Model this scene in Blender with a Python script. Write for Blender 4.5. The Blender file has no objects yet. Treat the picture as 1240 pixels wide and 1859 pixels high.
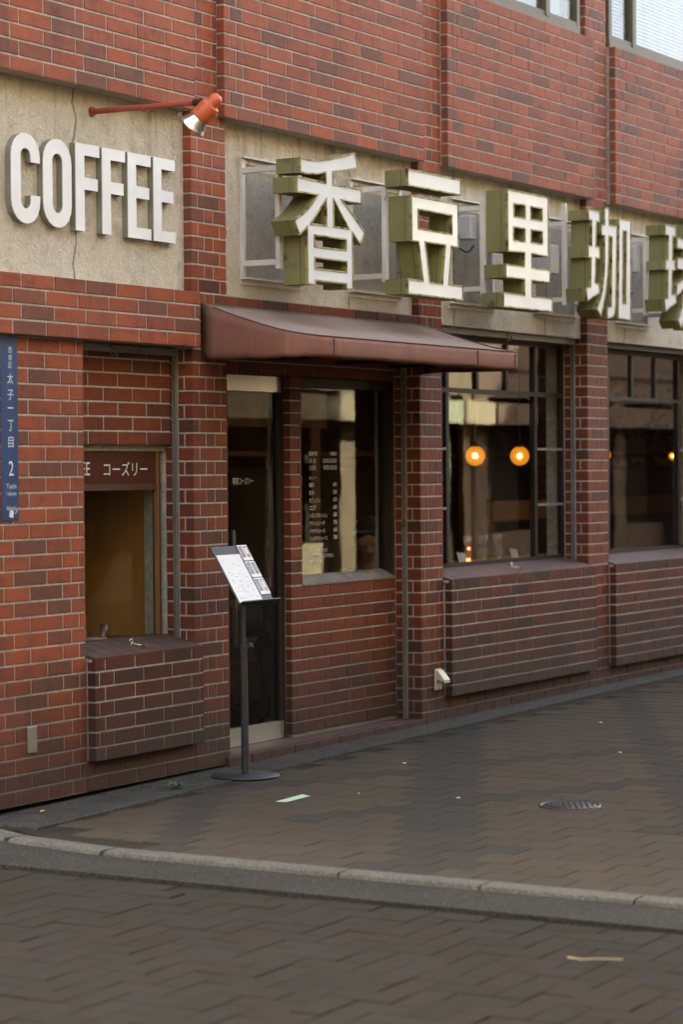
import bpy, bmesh, math, random
from mathutils import Vector, Matrix
random.seed(7)
S = bpy.context.scene
COL = S.collection
PI = math.pi

# ------------------------------------------------------------------ camera, sky, sun, exposure
cam_d = bpy.data.cameras.new('camera'); cam = bpy.data.objects.new('camera', cam_d); COL.objects.link(cam)
TH, PT, RO, CD, CH, FPX = 1.041311, 0.0181876, -0.0080264, 6.565581, 1.469504, 4389.0
Rv = Vector((math.cos(TH), -math.sin(TH), 0)); Fv = Vector((math.sin(TH)*math.cos(PT), math.cos(TH)*math.cos(PT), -math.sin(PT)))
Uv = Rv.cross(Fv)
c_, s_ = math.cos(RO), math.sin(RO)
R2 = c_*Rv + s_*Uv; U2 = -s_*Rv + c_*Uv
M = Matrix.Identity(4)
for i in range(3):
    M[i][0] = R2[i]; M[i][1] = U2[i]; M[i][2] = -Fv[i]
M[0][3], M[1][3], M[2][3] = 0.0, -CD, CH
cam.matrix_world = M
cam_d.sensor_fit = 'VERTICAL'; cam_d.sensor_height = 36.0; cam_d.sensor_width = 24.0
cam_d.lens = FPX/1859*36
cam_d.clip_start = 0.1; cam_d.clip_end = 600
cam_d.dof.use_dof = True; cam_d.dof.focus_distance = 12.0; cam_d.dof.aperture_fstop = 2.5
S.camera = cam
SUN_EL = math.radians(28); SUN_DIR = Vector((0.62*math.cos(SUN_EL), 0.785*math.cos(SUN_EL), math.sin(SUN_EL))).normalized()  # towards the sun
W = bpy.data.worlds.new('World'); S.world = W; W.use_nodes = True
wn = W.node_tree.nodes; wl_ = W.node_tree.links
sky = wn.new('ShaderNodeTexSky'); sky.sky_type = 'NISHITA'; sky.sun_disc = False
sky.sun_elevation = SUN_EL; sky.sun_rotation = math.atan2(SUN_DIR.x, SUN_DIR.y)
sky.air_density = 0.7; sky.dust_density = 6.0; sky.ozone_density = 0.6
bg = wn['Background']; bg.inputs['Strength'].default_value = 0.15
wl_.new(sky.outputs[0], bg.inputs['Color'])
sl = bpy.data.lights.new('sun', 'SUN'); sun = bpy.data.objects.new('sun', sl); COL.objects.link(sun)
sl.energy = 4.5; sl.angle = math.radians(0.5); sl.color = (1.0, 0.93, 0.76)
sun.rotation_euler = SUN_DIR.to_track_quat('Z', 'Y').to_euler(); sun.location = SUN_DIR*60
S.view_settings.view_transform = 'Standard'; S.view_settings.look = 'None'
S.view_settings.gamma = 1.0; S.view_settings.exposure = 3.82; S.view_settings.use_curve_mapping = False
S.view_settings.use_white_balance = True; S.view_settings.white_balance_temperature = 7300; S.view_settings.white_balance_tint = 6
S.render.engine = 'CYCLES'
S.cycles.max_bounces = 8; S.cycles.diffuse_bounces = 4; S.cycles.glossy_bounces = 4; S.cycles.transparent_max_bounces = 12
S.cycles.use_denoising = True; S.cycles.caustics_reflective = False; S.cycles.caustics_refractive = False
S.cycles.sample_clamp_indirect = 6.0

def project(p):
    q = Vector(p) - Vector((0, -CD, CH)); d = q.dot(Fv)
    return 620 + q.dot(R2)/d*FPX, 929.5 - q.dot(U2)/d*FPX, d

# ------------------------------------------------------------------ materials
MATS = {}
class NT:
    def __init__(s, name):
        m = bpy.data.materials.new(name); m.use_nodes = True; s.m = m
        s.n = m.node_tree.nodes; s.l = m.node_tree.links
        s.b = s.n['Principled BSDF']; s.out = s.n['Material Output']; MATS[name] = m
        s.geo = s.n.new('ShaderNodeNewGeometry')
    def node(s, t, **kw):
        x = s.n.new(t)
        for k, v in kw.items(): setattr(x, k, v)
        return x
    def put(s, sock, v):
        if hasattr(v, 'is_linked') or isinstance(v, bpy.types.NodeSocket): s.l.new(v, sock)
        else:
            if isinstance(v, (tuple, list)) and len(v) == 3 and len(sock.default_value) == 4: v = (*v, 1)
            sock.default_value = v
    def pos(s, scale=(1, 1, 1), rot=(0, 0, 0)):
        mp = s.node('ShaderNodeMapping'); s.l.new(s.geo.outputs['Position'], mp.inputs[0])
        mp.inputs['Scale'].default_value = scale; mp.inputs['Rotation'].default_value = rot
        return mp.outputs[0]
    def noise(s, scale, detail=4, rough=.55, vec=None, dist=0.0):
        x = s.node('ShaderNodeTexNoise'); x.inputs['Scale'].default_value = scale; x.inputs['Detail'].default_value = detail
        x.inputs['Roughness'].default_value = rough; x.inputs['Distortion'].default_value = dist
        s.l.new(vec if vec is not None else s.geo.outputs['Position'], x.inputs['Vector']); return x.outputs['Fac']
    def ramp(s, fac, stops, interp='LINEAR'):
        x = s.node('ShaderNodeValToRGB'); r = x.color_ramp; r.interpolation = interp
        while len(r.elements) < len(stops): r.elements.new(.5)
        for e, (p, c) in zip(r.elements, stops):
            e.position = p; e.color = (c, c, c, 1) if isinstance(c, (int, float)) else (*c, 1)
        s.l.new(fac, x.inputs[0]); return x.outputs[0]
    def mix(s, fac, a, b, mode='MIX'):
        x = s.node('ShaderNodeMix', data_type='RGBA', blend_type=mode)
        s.put(x.inputs[0], fac); s.put(x.inputs[6], a); s.put(x.inputs[7], b); return x.outputs[2]
    def math(s, op, a, b=0.0, c=0.0, clamp=False):
        x = s.node('ShaderNodeMath', operation=op, use_clamp=clamp)
        s.put(x.inputs[0], a); s.put(x.inputs[1], b)
        if op in ('MULTIPLY_ADD',): s.put(x.inputs[2], c)
        return x.outputs[0]
    def xyz(s, vec=None):
        x = s.node('ShaderNodeSeparateXYZ'); s.l.new(vec if vec is not None else s.geo.outputs['Position'], x.inputs[0]); return x.outputs
    def bump(s, h, strength=.3, dist=.01):
        x = s.node('ShaderNodeBump'); x.inputs['Strength'].default_value = strength; x.inputs['Distance'].default_value = dist
        s.l.new(h, x.inputs['Height']); s.l.new(x.outputs[0], s.b.inputs['Normal'])
    def rnd(s):     # one random number for each piece, whether an object of its own or an island of a joined mesh
        oi = s.node('ShaderNodeObjectInfo')
        return s.math('FRACT', s.math('ADD', oi.outputs['Random'], s.geo.outputs['Random Per Island']))
    def base(s, col, rough=.6, metal=0.0, spec=None):
        s.put(s.b.inputs['Base Color'], col); s.put(s.b.inputs['Roughness'], rough); s.put(s.b.inputs['Metallic'], metal)
        if spec is not None: s.put(s.b.inputs['Specular IOR Level'], spec)

def simple(name, col, rough=.6, metal=0.0, var=.25, scale=12.0, bump=0.0, spec=None):
    t = NT(name); n = t.noise(scale, 5, .6)
    t.base(t.mix(t.ramp(n, [(.3, 0.0), (.75, 1.0)]), tuple(c*(1-var) for c in col), tuple(min(1, c*(1+var*.6)) for c in col)), rough, metal, spec)
    if bump: t.bump(t.noise(scale*8, 4), bump, .004)
    return t.m

def brick_mat(name, cols, smudge, lite):
    t = NT(name); r = t.rnd()
    c = t.ramp(r, cols)
    # kiln flashing: cloudy smudges running across groups of tiles and inside each one
    n1 = t.noise(9, 4, .6, t.pos((1, 1, 2.2))); c = t.mix(t.ramp(n1, [(.48, 0.0), (.72, .62)]), c, smudge)
    n2 = t.noise(55, 3, .6, t.pos((1, 1, .35))); c = t.mix(t.ramp(n2, [(.35, 0.0), (.8, .22)]), c, lite)
    # splashed street dirt with a ragged upper edge on the lowest courses
    z = t.xyz()[2]; ed = t.math('MULTIPLY_ADD', t.noise(3.2, 5, .6), .55, z)
    c = t.mix(t.ramp(ed, [(.34, .82), (.95, 0.0)]), c, (.042, .031, .027))
    rs = t.noise(6, 5, .65, t.pos((1.6, 1, .22))); c = t.mix(t.ramp(rs, [(.52, 0.0), (.74, .5)]), c, (.055, .036, .030))
    sp = t.noise(160, 2, .5); c = t.mix(t.ramp(sp, [(.74, 0.0), (.79, .3)]), c, (.42, .36, .31))
    t.base(c, t.ramp(t.noise(25, 4), [(.3, .55), (.75, .75)]), 0, .16)
    comb = t.noise(420, 2, .5, t.pos((1, 1, .06))); t.bump(t.math('ADD', t.math('MULTIPLY', comb, .35), t.noise(70, 4)), .16, .004)
    return t.m
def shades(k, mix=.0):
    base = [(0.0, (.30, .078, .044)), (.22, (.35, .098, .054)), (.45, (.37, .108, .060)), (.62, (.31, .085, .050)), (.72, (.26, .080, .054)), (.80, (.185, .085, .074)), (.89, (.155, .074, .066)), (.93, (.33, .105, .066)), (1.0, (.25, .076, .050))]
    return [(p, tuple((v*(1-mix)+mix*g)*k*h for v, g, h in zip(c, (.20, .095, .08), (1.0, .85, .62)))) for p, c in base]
def mortar_mat():
    t = NT('mortar'); n = t.noise(30, 5, .6); c = t.mix(t.ramp(n, [(.3, 0.0), (.7, 1.0)]), (.27, .25, .20), (.46, .43, .355))
    z = t.xyz()[2]; ed = t.math('MULTIPLY_ADD', t.noise(3.2, 5, .6), .55, z)
    c = t.mix(t.ramp(ed, [(.34, .8), (.88, 0.0)]), c, (.075, .068, .058))
    st = t.noise(2.2, 4, .6, t.pos((1, 1, .5))); c = t.mix(t.ramp(st, [(.54, 0.0), (.76, .5)]), c, (.15, .13, .105))
    t.base(c, .9); t.bump(t.noise(180, 3), .4, .003); return t.m
def plaster_mat(name='plaster', kk=1.0):
    t = NT(name); n = t.noise(5, 6, .65); c = t.mix(t.ramp(n, [(.3, 0.0), (.72, 1.0)]), (.74, .64, .50), (.86, .78, .63))
    sk = t.noise(24, 5, .7, t.pos((1.5, 1, .9)), 2.6); c = t.mix(t.ramp(sk, [(.30, .5), (.47, 0.0)]), c, (.54, .46, .345))
    mo = t.noise(13, 5, .7); c = t.mix(t.ramp(mo, [(.50, 0.0), (.68, .5)]), c, (.50, .42, .31))
    # rain streaks and mould that hang from the top edge
    x, y, z = t.xyz(); dr = t.noise(7, 5, .65, t.pos((1.3, 1, .16)))
    k = t.math('MULTIPLY', t.ramp(t.math('SUBTRACT', 3.2, z), [(0.0, 1.0), (.10, .65), (.4, .22), (1.0, .04)]), t.ramp(dr, [(.50, 0.0), (.74, 1.0)]))
    c = t.mix(t.math('MULTIPLY', k, .75), c, (.105, .088, .062))
    lo = t.noise(2.6, 6, .65, t.pos((1, 1, .8))); c = t.mix(t.ramp(lo, [(.55, 0.0), (.78, .5)]), c, (.58, .50, .38))
    cr = t.noise(1.4, 4, .6, t.pos((.12, 1, 1.6)))
    # hairline settlement cracks: thin lines where a wandering field crosses fixed abscissae
    w = t.math('MULTIPLY_ADD', t.noise(4.5, 4, .6, t.pos((.3, 1, 1))), .16, x)
    f = t.math('PINGPONG', t.math('ADD', w, .93), .62)
    c = t.mix(t.ramp(f, [(0.0, .85), (.0035, .75), (.006, 0.0)]), c, (.10, .08, .06))
    c = t.mix(1.0, c, (kk, kk*.98, kk*.95), 'MULTIPLY')
    t.base(c, .92, 0, .15); t.bump(t.math('ADD', t.math('MULTIPLY', sk, 1.4), t.math('MULTIPLY', t.noise(110, 3), .45)), 1.0, .016); return t.m
def glass_mat(name='window_glass', tint=(.93, .94, .93), k=.62, wav=.02):
    t = NT(name); n = t.n; n.remove(t.b)
    dt = t.node('ShaderNodeVectorMath', operation='DOT_PRODUCT'); t.l.new(t.geo.outputs['Incoming'], dt.inputs[0]); t.l.new(t.geo.outputs['True Normal'], dt.inputs[1])
    om = t.math('SUBTRACT', 1.0, t.math('ABSOLUTE', dt.outputs['Value'])); fr = t.math('MULTIPLY_ADD', t.math('POWER', om, 5.0), .96, .04)   # both faces of the pane
    gl = t.node('ShaderNodeBsdfGlossy'); gl.inputs['Roughness'].default_value = .004; gl.inputs['Color'].default_value = (.95, .95, .93, 1)
    tr = t.node('ShaderNodeBsdfTransparent'); tr.inputs['Color'].default_value = (*tint, 1)
    mx = t.node('ShaderNodeMixShader'); t.l.new(t.math('MULTIPLY', fr, k, clamp=True), mx.inputs[0])
    t.l.new(tr.outputs[0], mx.inputs[1]); t.l.new(gl.outputs[0], mx.inputs[2]); t.l.new(mx.outputs[0], t.out.inputs[0])
    b = t.node('ShaderNodeBump'); b.inputs['Strength'].default_value = wav; b.inputs['Distance'].default_value = .02
    t.l.new(t.noise(2.4, 2), b.inputs['Height']); t.l.new(b.outputs[0], gl.inputs['Normal']); return t.m
def paint_mat(name, col, rust=.5, rough=.5, rustcol=(.115, .042, .018), scale=14, spec=.4):
    t = NT(name); n = t.noise(scale, 5, .65); n2 = t.noise(4, 4)
    c = t.mix(t.ramp(n2, [(.3, 0.0), (.7, 1.0)]), tuple(v*.8 for v in col), tuple(min(1, v*1.1) for v in col))
    m = t.ramp(n, [(max(0, .72-rust*.3), 0.0), (.80-rust*.25, 1.0)])
    t.base(t.mix(m, c, rustcol), t.mix(m, (rough,)*3, (.85,)*3), 0, spec); t.bump(n, .15, .003); return t.m
def wood_mat(name, a, b, axis=2, rough=.5):
    t = NT(name); sc = [9, 9, 9]; sc[axis] = .6
    n = t.noise(4, 6, .6, t.pos(tuple(sc)), 1.2); t.base(t.mix(n, a, b), rough, 0, .3); return t.m
def emit_mat(name, col, strength):
    t = NT(name); t.base(col, .5); t.put(t.b.inputs['Emission Color'], (*col, 1)); t.b.inputs['Emission Strength'].default_value = strength; return t.m
def paver_mat(name, lo, hi, dark=.35):
    t = NT(name); r = t.rnd(); c = t.mix(r, lo, hi)
    n = t.noise(3.0, 6, .65); c = t.mix(t.ramp(n, [(.42, 0.0), (.7, dark)]), c, (.05, .046, .042))
    sp = t.noise(220, 3, .6); c = t.mix(t.ramp(sp, [(.35, 0.25), (.62, 0.0)]), c, (.03, .028, .026))
    gum = t.noise(9, 1, .3); c = t.mix(t.ramp(gum, [(.735, 0.0), (.75, .6)]), c, (.035, .035, .035))
    t.base(c, .95, 0, .02); t.bump(t.noise(320, 3), .35, .003); return t.m
def ground_mat(name, a, b, sc=6, speck=.3):
    t = NT(name); n = t.noise(sc, 6, .65); c = t.mix(t.ramp(n, [(.32, 0.0), (.7, 1.0)]), a, b)
    sp = t.noise(95, 3, .8); c = t.mix(t.ramp(sp, [(.50, 0.0), (.60, speck)]), c, tuple(min(1, v*2.2) for v in b)); s2 = t.noise(120, 2, .7, t.pos((1, 1, 1), (.3, .2, .9))); c = t.mix(t.ramp(s2, [(.36, speck*1.4), (.45, 0.0)]), c, tuple(v*.35 for v in a))
    t.base(c, .92, 0, .08); t.bump(t.noise(190, 4), .5, .006); return t.m

PLASTERD = plaster_mat('bare_plaster', .6)
BRICK = brick_mat('brick_faded_orange', shades(.84), (.095, .042, .032), (.40, .125, .066))
BRICKR = brick_mat('brick_red', shades(.52), (.062, .032, .027), (.26, .08, .045))
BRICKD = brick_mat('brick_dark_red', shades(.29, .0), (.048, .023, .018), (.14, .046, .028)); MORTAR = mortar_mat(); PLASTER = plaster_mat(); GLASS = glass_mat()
GLASS2 = glass_mat('upper_glass', (.92, .93, .94), .7, .03)
SILLTILE = simple('sill_tile', (.088, .046, .033), .65, 0, .4, 9)
STONE = simple('stone_sill', (.22, .19, .165), .7, 0, .4, 14, .3)
STEEL = paint_mat('galvanised_steel', (.19, .175, .15), .4, .5, (.09, .06, .04))
DARKFRAME = paint_mat('dark_steel_frame', (.030, .024, .020), .15, .5, (.06, .036, .025), 14, .12)
BRONZE = simple('bronze_aluminium', (.115, .090, .050), .5, 0, .15, 6, 0, .25)
ALU = simple('brushed_aluminium', (.62, .58, .50), .32, .85, .15, 5)
BLACKMETAL = simple('black_powder_coat', (.028, .027, .028), .55, 0, .25, 30)
WOODBROWN = wood_mat('brown_wood', (.16, .075, .025), (.27, .14, .05)); WOODAMBER = wood_mat('amber_wood_panel', (.50, .22, .05), (.70, .36, .10))
WOODDARK = wood_mat('dark_wood', (.05, .024, .012), (.10, .05, .024))
SIGNBROWN = simple('brown_sign_face', (.085, .026, .016), .16, 0, .12, 4, 0, .6)
WHITE = simple('white_letter_face', (.76, .75, .72), .4, 0, .08, 5)
LETTERSIDE = simple('letter_side', (.23, .21, .145), .55, 0, .3, 8)
PRINT = simple('white_print', (.70, .69, .65), .6, 0, .02, 3)
ACRYL = simple('white_acrylic', (.70, .72, .715), .10, 0, .10, 3, 0, .6)
OLIVE = paint_mat('olive_sign_box', (.205, .186, .068), .42, .6, (.080, .067, .036), 5)
TRIM = paint_mat('olive_trim_rusted', (.30, .265, .085), .72, .5, (.11, .040, .016), 15)
WHITESTEEL = paint_mat('white_painted_steel', (.64, .58, .50), .30, .55, (.23, .13, .07), 12)
GREYBOX = simple('grey_plastic', (.42, .40, .37), .6, 0, .15)
CABLE = simple('black_cable', (.025, .025, .025), .5)
ORANGE = paint_mat('orange_enamel', (.50, .095, .030), .22, .38, (.08, .03, .02), 18)
REDPIPE = paint_mat('red_painted_pipe', (.30, .052, .030), .38, .5, (.07, .03, .025), 18)
CHROME = simple('spun_aluminium', (.78, .77, .75), .22, 1.0, .1, 20)
AWN = None
def awning_mat():
    t = NT('awning_sheet'); x, y, z = t.xyz(); n = t.noise(5, 5, .65)
    c = t.mix(t.ramp(n, [(.3, 0.0), (.7, 1.0)]), (.185, .078, .052), (.24, .106, .072))
    d = t.noise(3.5, 5, .6, t.pos((.45, 2.0, 1.0))); nz = t.xyz(t.geo.outputs['True Normal'])[2]
    dust = t.math('MULTIPLY', t.ramp(nz, [(.45, 0.0), (.8, 1.0)]), t.ramp(d, [(.25, .6), (.7, 1.0)]))
    c = t.mix(dust, c, (.215, .168, .130))
    # moss where the sheet meets the wall

    mb = t.ramp(t.math('ADD', y, t.math('MULTIPLY', t.noise(5, 5, .7), .22)), [(.04, 0.0), (.12, .85)])
    c = t.mix(mb, c, (.075, .075, .028))
    st = t.noise(16, 4, .6, t.pos((1.5, 1.5, .08))); c = t.mix(t.ramp(st, [(.56, 0.0), (.75, .35)]), c, (.33, .175, .14))
    t.base(c, .7, 0, .2); t.bump(t.math('ADD', t.noise(9, 3), t.math('MULTIPLY', t.noise(40, 3), .25)), .2, .01); return t.m
AWN = awning_mat()
BLUE = simple('blue_enamel', (.022, .060, .165), .35, 0, .25, 9, 0, .5)
BEIGEPLASTIC = simple('beige_plastic', (.55, .47, .34), .5, 0, .12)
PAPER = simple('white_paper', (.80, .79, .76), .8, 0, .02)
INK = simple('grey_ink', (.33, .33, .34), .8, 0, .1)
PHOTOA = simple('photo_dark_print', (.05, .06, .10), .35, 0, .9, 60)
PHOTOB = simple('photo_warm_print', (.35, .18, .06), .35, 0, .9, 70)
BRASS = simple('brass', (.45, .29, .09), .35, .9, .2)
PAVER = paver_mat('paver_brown', (.068, .052, .0355), (.076, .058, .040))
PAVERD = paver_mat('paver_charcoal', (.048, .042, .033), (.053, .046, .036))
PAVERL = paver_mat('paver_pale_grey', (0.0672, 0.0536, 0.0368), (0.0752, 0.0608, 0.0440))
ROADB = paver_mat('road_block_brown', (.035, .0275, .0195), (.038, .030, .0215), .25)
ROADG = paver_mat('road_block_grey', (.032, .0275, .0208), (.035, .030, .0228), .25)
SAND = ground_mat('joint_sand', (0.0225, 0.0180, 0.0120), (0.0315, 0.0255, 0.0173), 8, .1)
CONC = ground_mat('kerb_concrete', (.074, .067, .053), (.115, .104, .083), 9, .4)
GUTTER = ground_mat('gutter_concrete', (0.0240, 0.0218, 0.0173), (0.0375, 0.0345, 0.0277), 5, .75)
ASPH = ground_mat('asphalt_strip', (0.0306, 0.0279, 0.0234), (0.0630, 0.0585, 0.0486), 5, .6)
IRON = simple('cast_iron', (.035, .033, .031), .5, .5, .4, 60)
# ------------------------------------------------------------------ mesh helpers
WLOC = {}
def wloc(o): return WLOC.get(o.name, Vector((0, 0, 0))) if o else Vector((0, 0, 0))
def empty(name, loc, label=None, cat=None, group=None, kind=None):
    o = bpy.data.objects.new(name, None); COL.objects.link(o); o.location = loc; o.empty_display_size = .1
    WLOC[o.name] = Vector(loc); tag(o, label, cat, group, kind); return o
def tag(o, label=None, cat=None, group=None, kind=None):
    if label: o['label'] = label
    if cat: o['category'] = cat
    if group: o['group'] = group
    if kind: o['kind'] = kind
    return o
class MB:
    def __init__(s): s.v = []; s.f = []; s.mi = []; s.smooth = []
    def add(s, vs, fs, T=None, mi=0, smooth=False):
        n = len(s.v)
        s.v += [(T @ Vector(p)) if T is not None else Vector(p) for p in vs]
        s.f += [tuple(i+n for i in f) for f in fs]; s.mi += [mi]*len(fs); s.smooth += [smooth]*len(fs); return s
    def box(s, x0, x1, y0, y1, z0, z1, T=None, b=0.0, mi=0):
        if b <= 0:
            vs = [(x, y, z) for x in (x0, x1) for y in (y0, y1) for z in (z0, z1)]
            fs = [(0, 1, 3, 2), (4, 6, 7, 5), (0, 4, 5, 1), (2, 3, 7, 6), (0, 2, 6, 4), (1, 5, 7, 3)]
            return s.add(vs, fs, T, mi)
        vs, fs = bevbox(x1-x0, y1-y0, z1-z0, b); o = Vector(((x0+x1)/2, (y0+y1)/2, (z0+z1)/2))
        return s.add([Vector(p)+o for p in vs], fs, T, mi)
    def cyl(s, p0, p1, r0, r1=None, n=16, caps=True, T=None, mi=0):
        r1 = r0 if r1 is None else r1; p0 = Vector(p0); p1 = Vector(p1); d = (p1-p0).normalized()
        a = d.orthogonal().normalized(); b = d.cross(a)
        vs = [p0+(a*math.cos(2*PI*i/n)+b*math.sin(2*PI*i/n))*r0 for i in range(n)] + [p1+(a*math.cos(2*PI*i/n)+b*math.sin(2*PI*i/n))*r1 for i in range(n)]
        s.add(vs, [(i, (i+1) % n, n+(i+1) % n, n+i) for i in range(n)], T, mi, True)
        if caps: s.add(vs, [tuple(range(n))[::-1], tuple(range(n, 2*n))], T, mi)
        return s
    def lathe(s, prof, o, ax=(0, 0, 1), n=24, T=None, mi=0):     # prof: (radius, height along ax)
        o = Vector(o); d = Vector(ax).normalized(); a = d.orthogonal().normalized(); b = d.cross(a); vs = []
        for r, h in prof:
            vs += [o+d*h+(a*math.cos(2*PI*i/n)+b*math.sin(2*PI*i/n))*max(r, 1e-5) for i in range(n)]
        fs = [(k*n+i, k*n+(i+1) % n, (k+1)*n+(i+1) % n, (k+1)*n+i) for k in range(len(prof)-1) for i in range(n)]
        return s.add(vs, fs, T, mi, True)
    def tube(s, pts, r, n=8, T=None, mi=0):
        for a, b in zip(pts[:-1], pts[1:]): s.cyl(a, b, r, r, n, True, T, mi)
        return s
    def sphere(s, c, r, n=16, m=10, T=None, mi=0, sc=(1, 1, 1)):
        c = Vector(c); vs = []; fs = []
        for j in range(m+1):
            t = PI*j/m
            vs += [c+Vector((r*sc[0]*math.sin(t)*math.cos(2*PI*i/n), r*sc[1]*math.sin(t)*math.sin(2*PI*i/n), r*sc[2]*math.cos(t))) for i in range(n)]
        fs = [(j*n+i, j*n+(i+1) % n, (j+1)*n+(i+1) % n, (j+1)*n+i) for j in range(m) for i in range(n)]
        return s.add(vs, fs, T, mi, True)
    def prism(s, poly, y0, y1, T=None, mi=0):       # poly in XZ, extruded along Y
        n = len(poly); vs = [(x, y0, z) for x, z in poly] + [(x, y1, z) for x, z in poly]
        return s.add(vs, [tuple(range(n)), tuple(range(n, 2*n))[::-1]] + [(i, n+i, n+(i+1) % n, (i+1) % n) for i in range(n)], T, mi)
    def prismx(s, poly, x0, x1, T=None, mi=0):      # poly in YZ, extruded along X
        n = len(poly); vs = [(x0, y, z) for y, z in poly] + [(x1, y, z) for y, z in poly]
        return s.add(vs, [tuple(range(n))[::-1], tuple(range(n, 2*n))] + [(i, (i+1) % n, n+(i+1) % n, n+i) for i in range(n)], T, mi)
    def prismz(s, poly, z0, z1, T=None, mi=0):
        n = len(poly); vs = [(x, y, z0) for x, y in poly] + [(x, y, z1) for x, y in poly]
        return s.add(vs, [tuple(range(n))[::-1], tuple(range(n, 2*n))] + [(i, (i+1) % n, n+(i+1) % n, n+i) for i in range(n)], T, mi)
    def build(s, name, mat, parent=None, kind=None, recalc=True):
        off = wloc(parent)
        if parent is None:
            xs = [p[0] for p in s.v]; ys = [p[1] for p in s.v]; zs = [p[2] for p in s.v]
            off = Vector(((min(xs)+max(xs))/2, (min(ys)+max(ys))/2, min(zs)))
        me = bpy.data.meshes.new(name); me.from_pydata([Vector(p)-off for p in s.v], [], s.f)
        mats = mat if isinstance(mat, (list, tuple)) else [mat]
        for m in mats: me.materials.append(m)
        for p, m, sm in zip(me.polygons, s.mi, s.smooth): p.material_index = m; p.use_smooth = sm
        if recalc:
            bm = bmesh.new(); bm.from_mesh(me); bmesh.ops.recalc_face_normals(bm, faces=bm.faces); bm.to_mesh(me); bm.free()
        o = bpy.data.objects.new(name, me); COL.objects.link(o)
        if parent is None: o.location = off
        else: o.parent = parent
        WLOC[o.name] = off.copy() if parent is None else off
        if kind: o['kind'] = kind
        return o
def bevbox(dx, dy, dz, b):
    b = min(b, dx*.3, dy*.3, dz*.3); hx, hy, hz = dx/2, dy/2, dz/2; vs = []; idx = {}
    for sx in (-1, 1):
        for sy in (-1, 1):
            for sz in (-1, 1):
                for k in range(3):
                    p = [sx*(hx-b), sy*(hy-b), sz*(hz-b)]; p[k] = (sx*hx, sy*hy, sz*hz)[k]
                    idx[(sx, sy, sz, k)] = len(vs); vs.append(tuple(p))
    fs = []
    for k in range(3):
        o1, o2 = [(1, 2), (0, 2), (0, 1)][k]
        for s in (-1, 1):
            q = []
            for a, c in ((-1, -1), (1, -1), (1, 1), (-1, 1)):
                t = [0, 0, 0]; t[k] = s; t[o1] = a; t[o2] = c; q.append(idx[(*t, k)])
            fs.append(tuple(q))
    for k in range(3):       # edges parallel to axis k
        o1, o2 = [(1, 2), (0, 2), (0, 1)][k]
        for a in (-1, 1):
            for c in (-1, 1):
                t0 = [0, 0, 0]; t0[o1] = a; t0[o2] = c; t1 = list(t0); t0[k] = -1; t1[k] = 1
                fs.append((idx[(*t0, o1)], idx[(*t1, o1)], idx[(*t1, o2)], idx[(*t0, o2)]))
    for sx in (-1, 1):
        for sy in (-1, 1):
            for sz in (-1, 1): fs.append(tuple(idx[(sx, sy, sz, k)] for k in range(3)))
    return vs, fs
def bxo(name, mat, parent, *a, **k): return MB().box(*a, **k).build(name, mat, parent)
BOXM = {}
def piece(name, mat, parent, x0, x1, y0, y1, z0, z1, b=.002, rot=None, q=.004):
    """one small bevelled block as an object of its own; blocks of a size share their mesh"""
    d = tuple(max(q, round(v/q)*q) for v in (x1-x0, y1-y0, z1-z0)); key = (d, b, mat.name)
    me = BOXM.get(key)
    if me is None:
        vs, fs = bevbox(*d, b); me = bpy.data.meshes.new(name); me.from_pydata(vs, [], fs); me.materials.append(mat)
        bm = bmesh.new(); bm.from_mesh(me); bmesh.ops.recalc_face_normals(bm, faces=bm.faces); bm.to_mesh(me); bm.free(); BOXM[key] = me
    o = bpy.data.objects.new(name, me); COL.objects.link(o); o.parent = parent
    o.location = Vector(((x0+x1)/2, (y0+y1)/2, (z0+z1)/2)) - wloc(parent)
    o.scale = ((x1-x0)/d[0], (y1-y0)/d[1], (z1-z0)/d[2])
    if rot: o.rotation_euler = rot
    return o
def outline_mesh(loops, y, flip=False):
    """filled flat shape in the XZ plane with holes: verts, faces"""
    bm = bmesh.new(); ed = []
    for lp in loops:
        vs = [bm.verts.new((x, y, z)) for x, z in lp]
        ed += [bm.edges.new((vs[i], vs[(i+1) % len(vs)])) for i in range(len(vs))]
    bmesh.ops.triangle_fill(bm, use_beauty=True, use_dissolve=False, edges=ed, normal=(0, -1, 0))
    bm.verts.index_update(); V = [tuple(v.co) for v in bm.verts]; F = [tuple(v.index for v in f.verts) for f in bm.faces]; bm.free(); return V, F
def area2(lp): return sum(lp[i][0]*lp[(i+1) % len(lp)][1]-lp[(i+1) % len(lp)][0]*lp[i][1] for i in range(len(lp)))
def inset(lp, d):
    """mitred offset to the left of travel (inwards for counter-clockwise loops)"""
    n = len(lp); out = []
    for i in range(n):
        p0 = Vector(lp[i-1]); p = Vector(lp[i]); p1 = Vector(lp[(i+1) % n])
        a = (p-p0).normalized(); b = (p1-p).normalized(); na = Vector((-a.y, a.x)); nb = Vector((-b.y, b.x))
        m = (na+nb); m = m.normalized() if m.length > 1e-6 else na
        out.append(tuple(p + m*(d/max(.35, m.dot(na)))))
    return out
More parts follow.
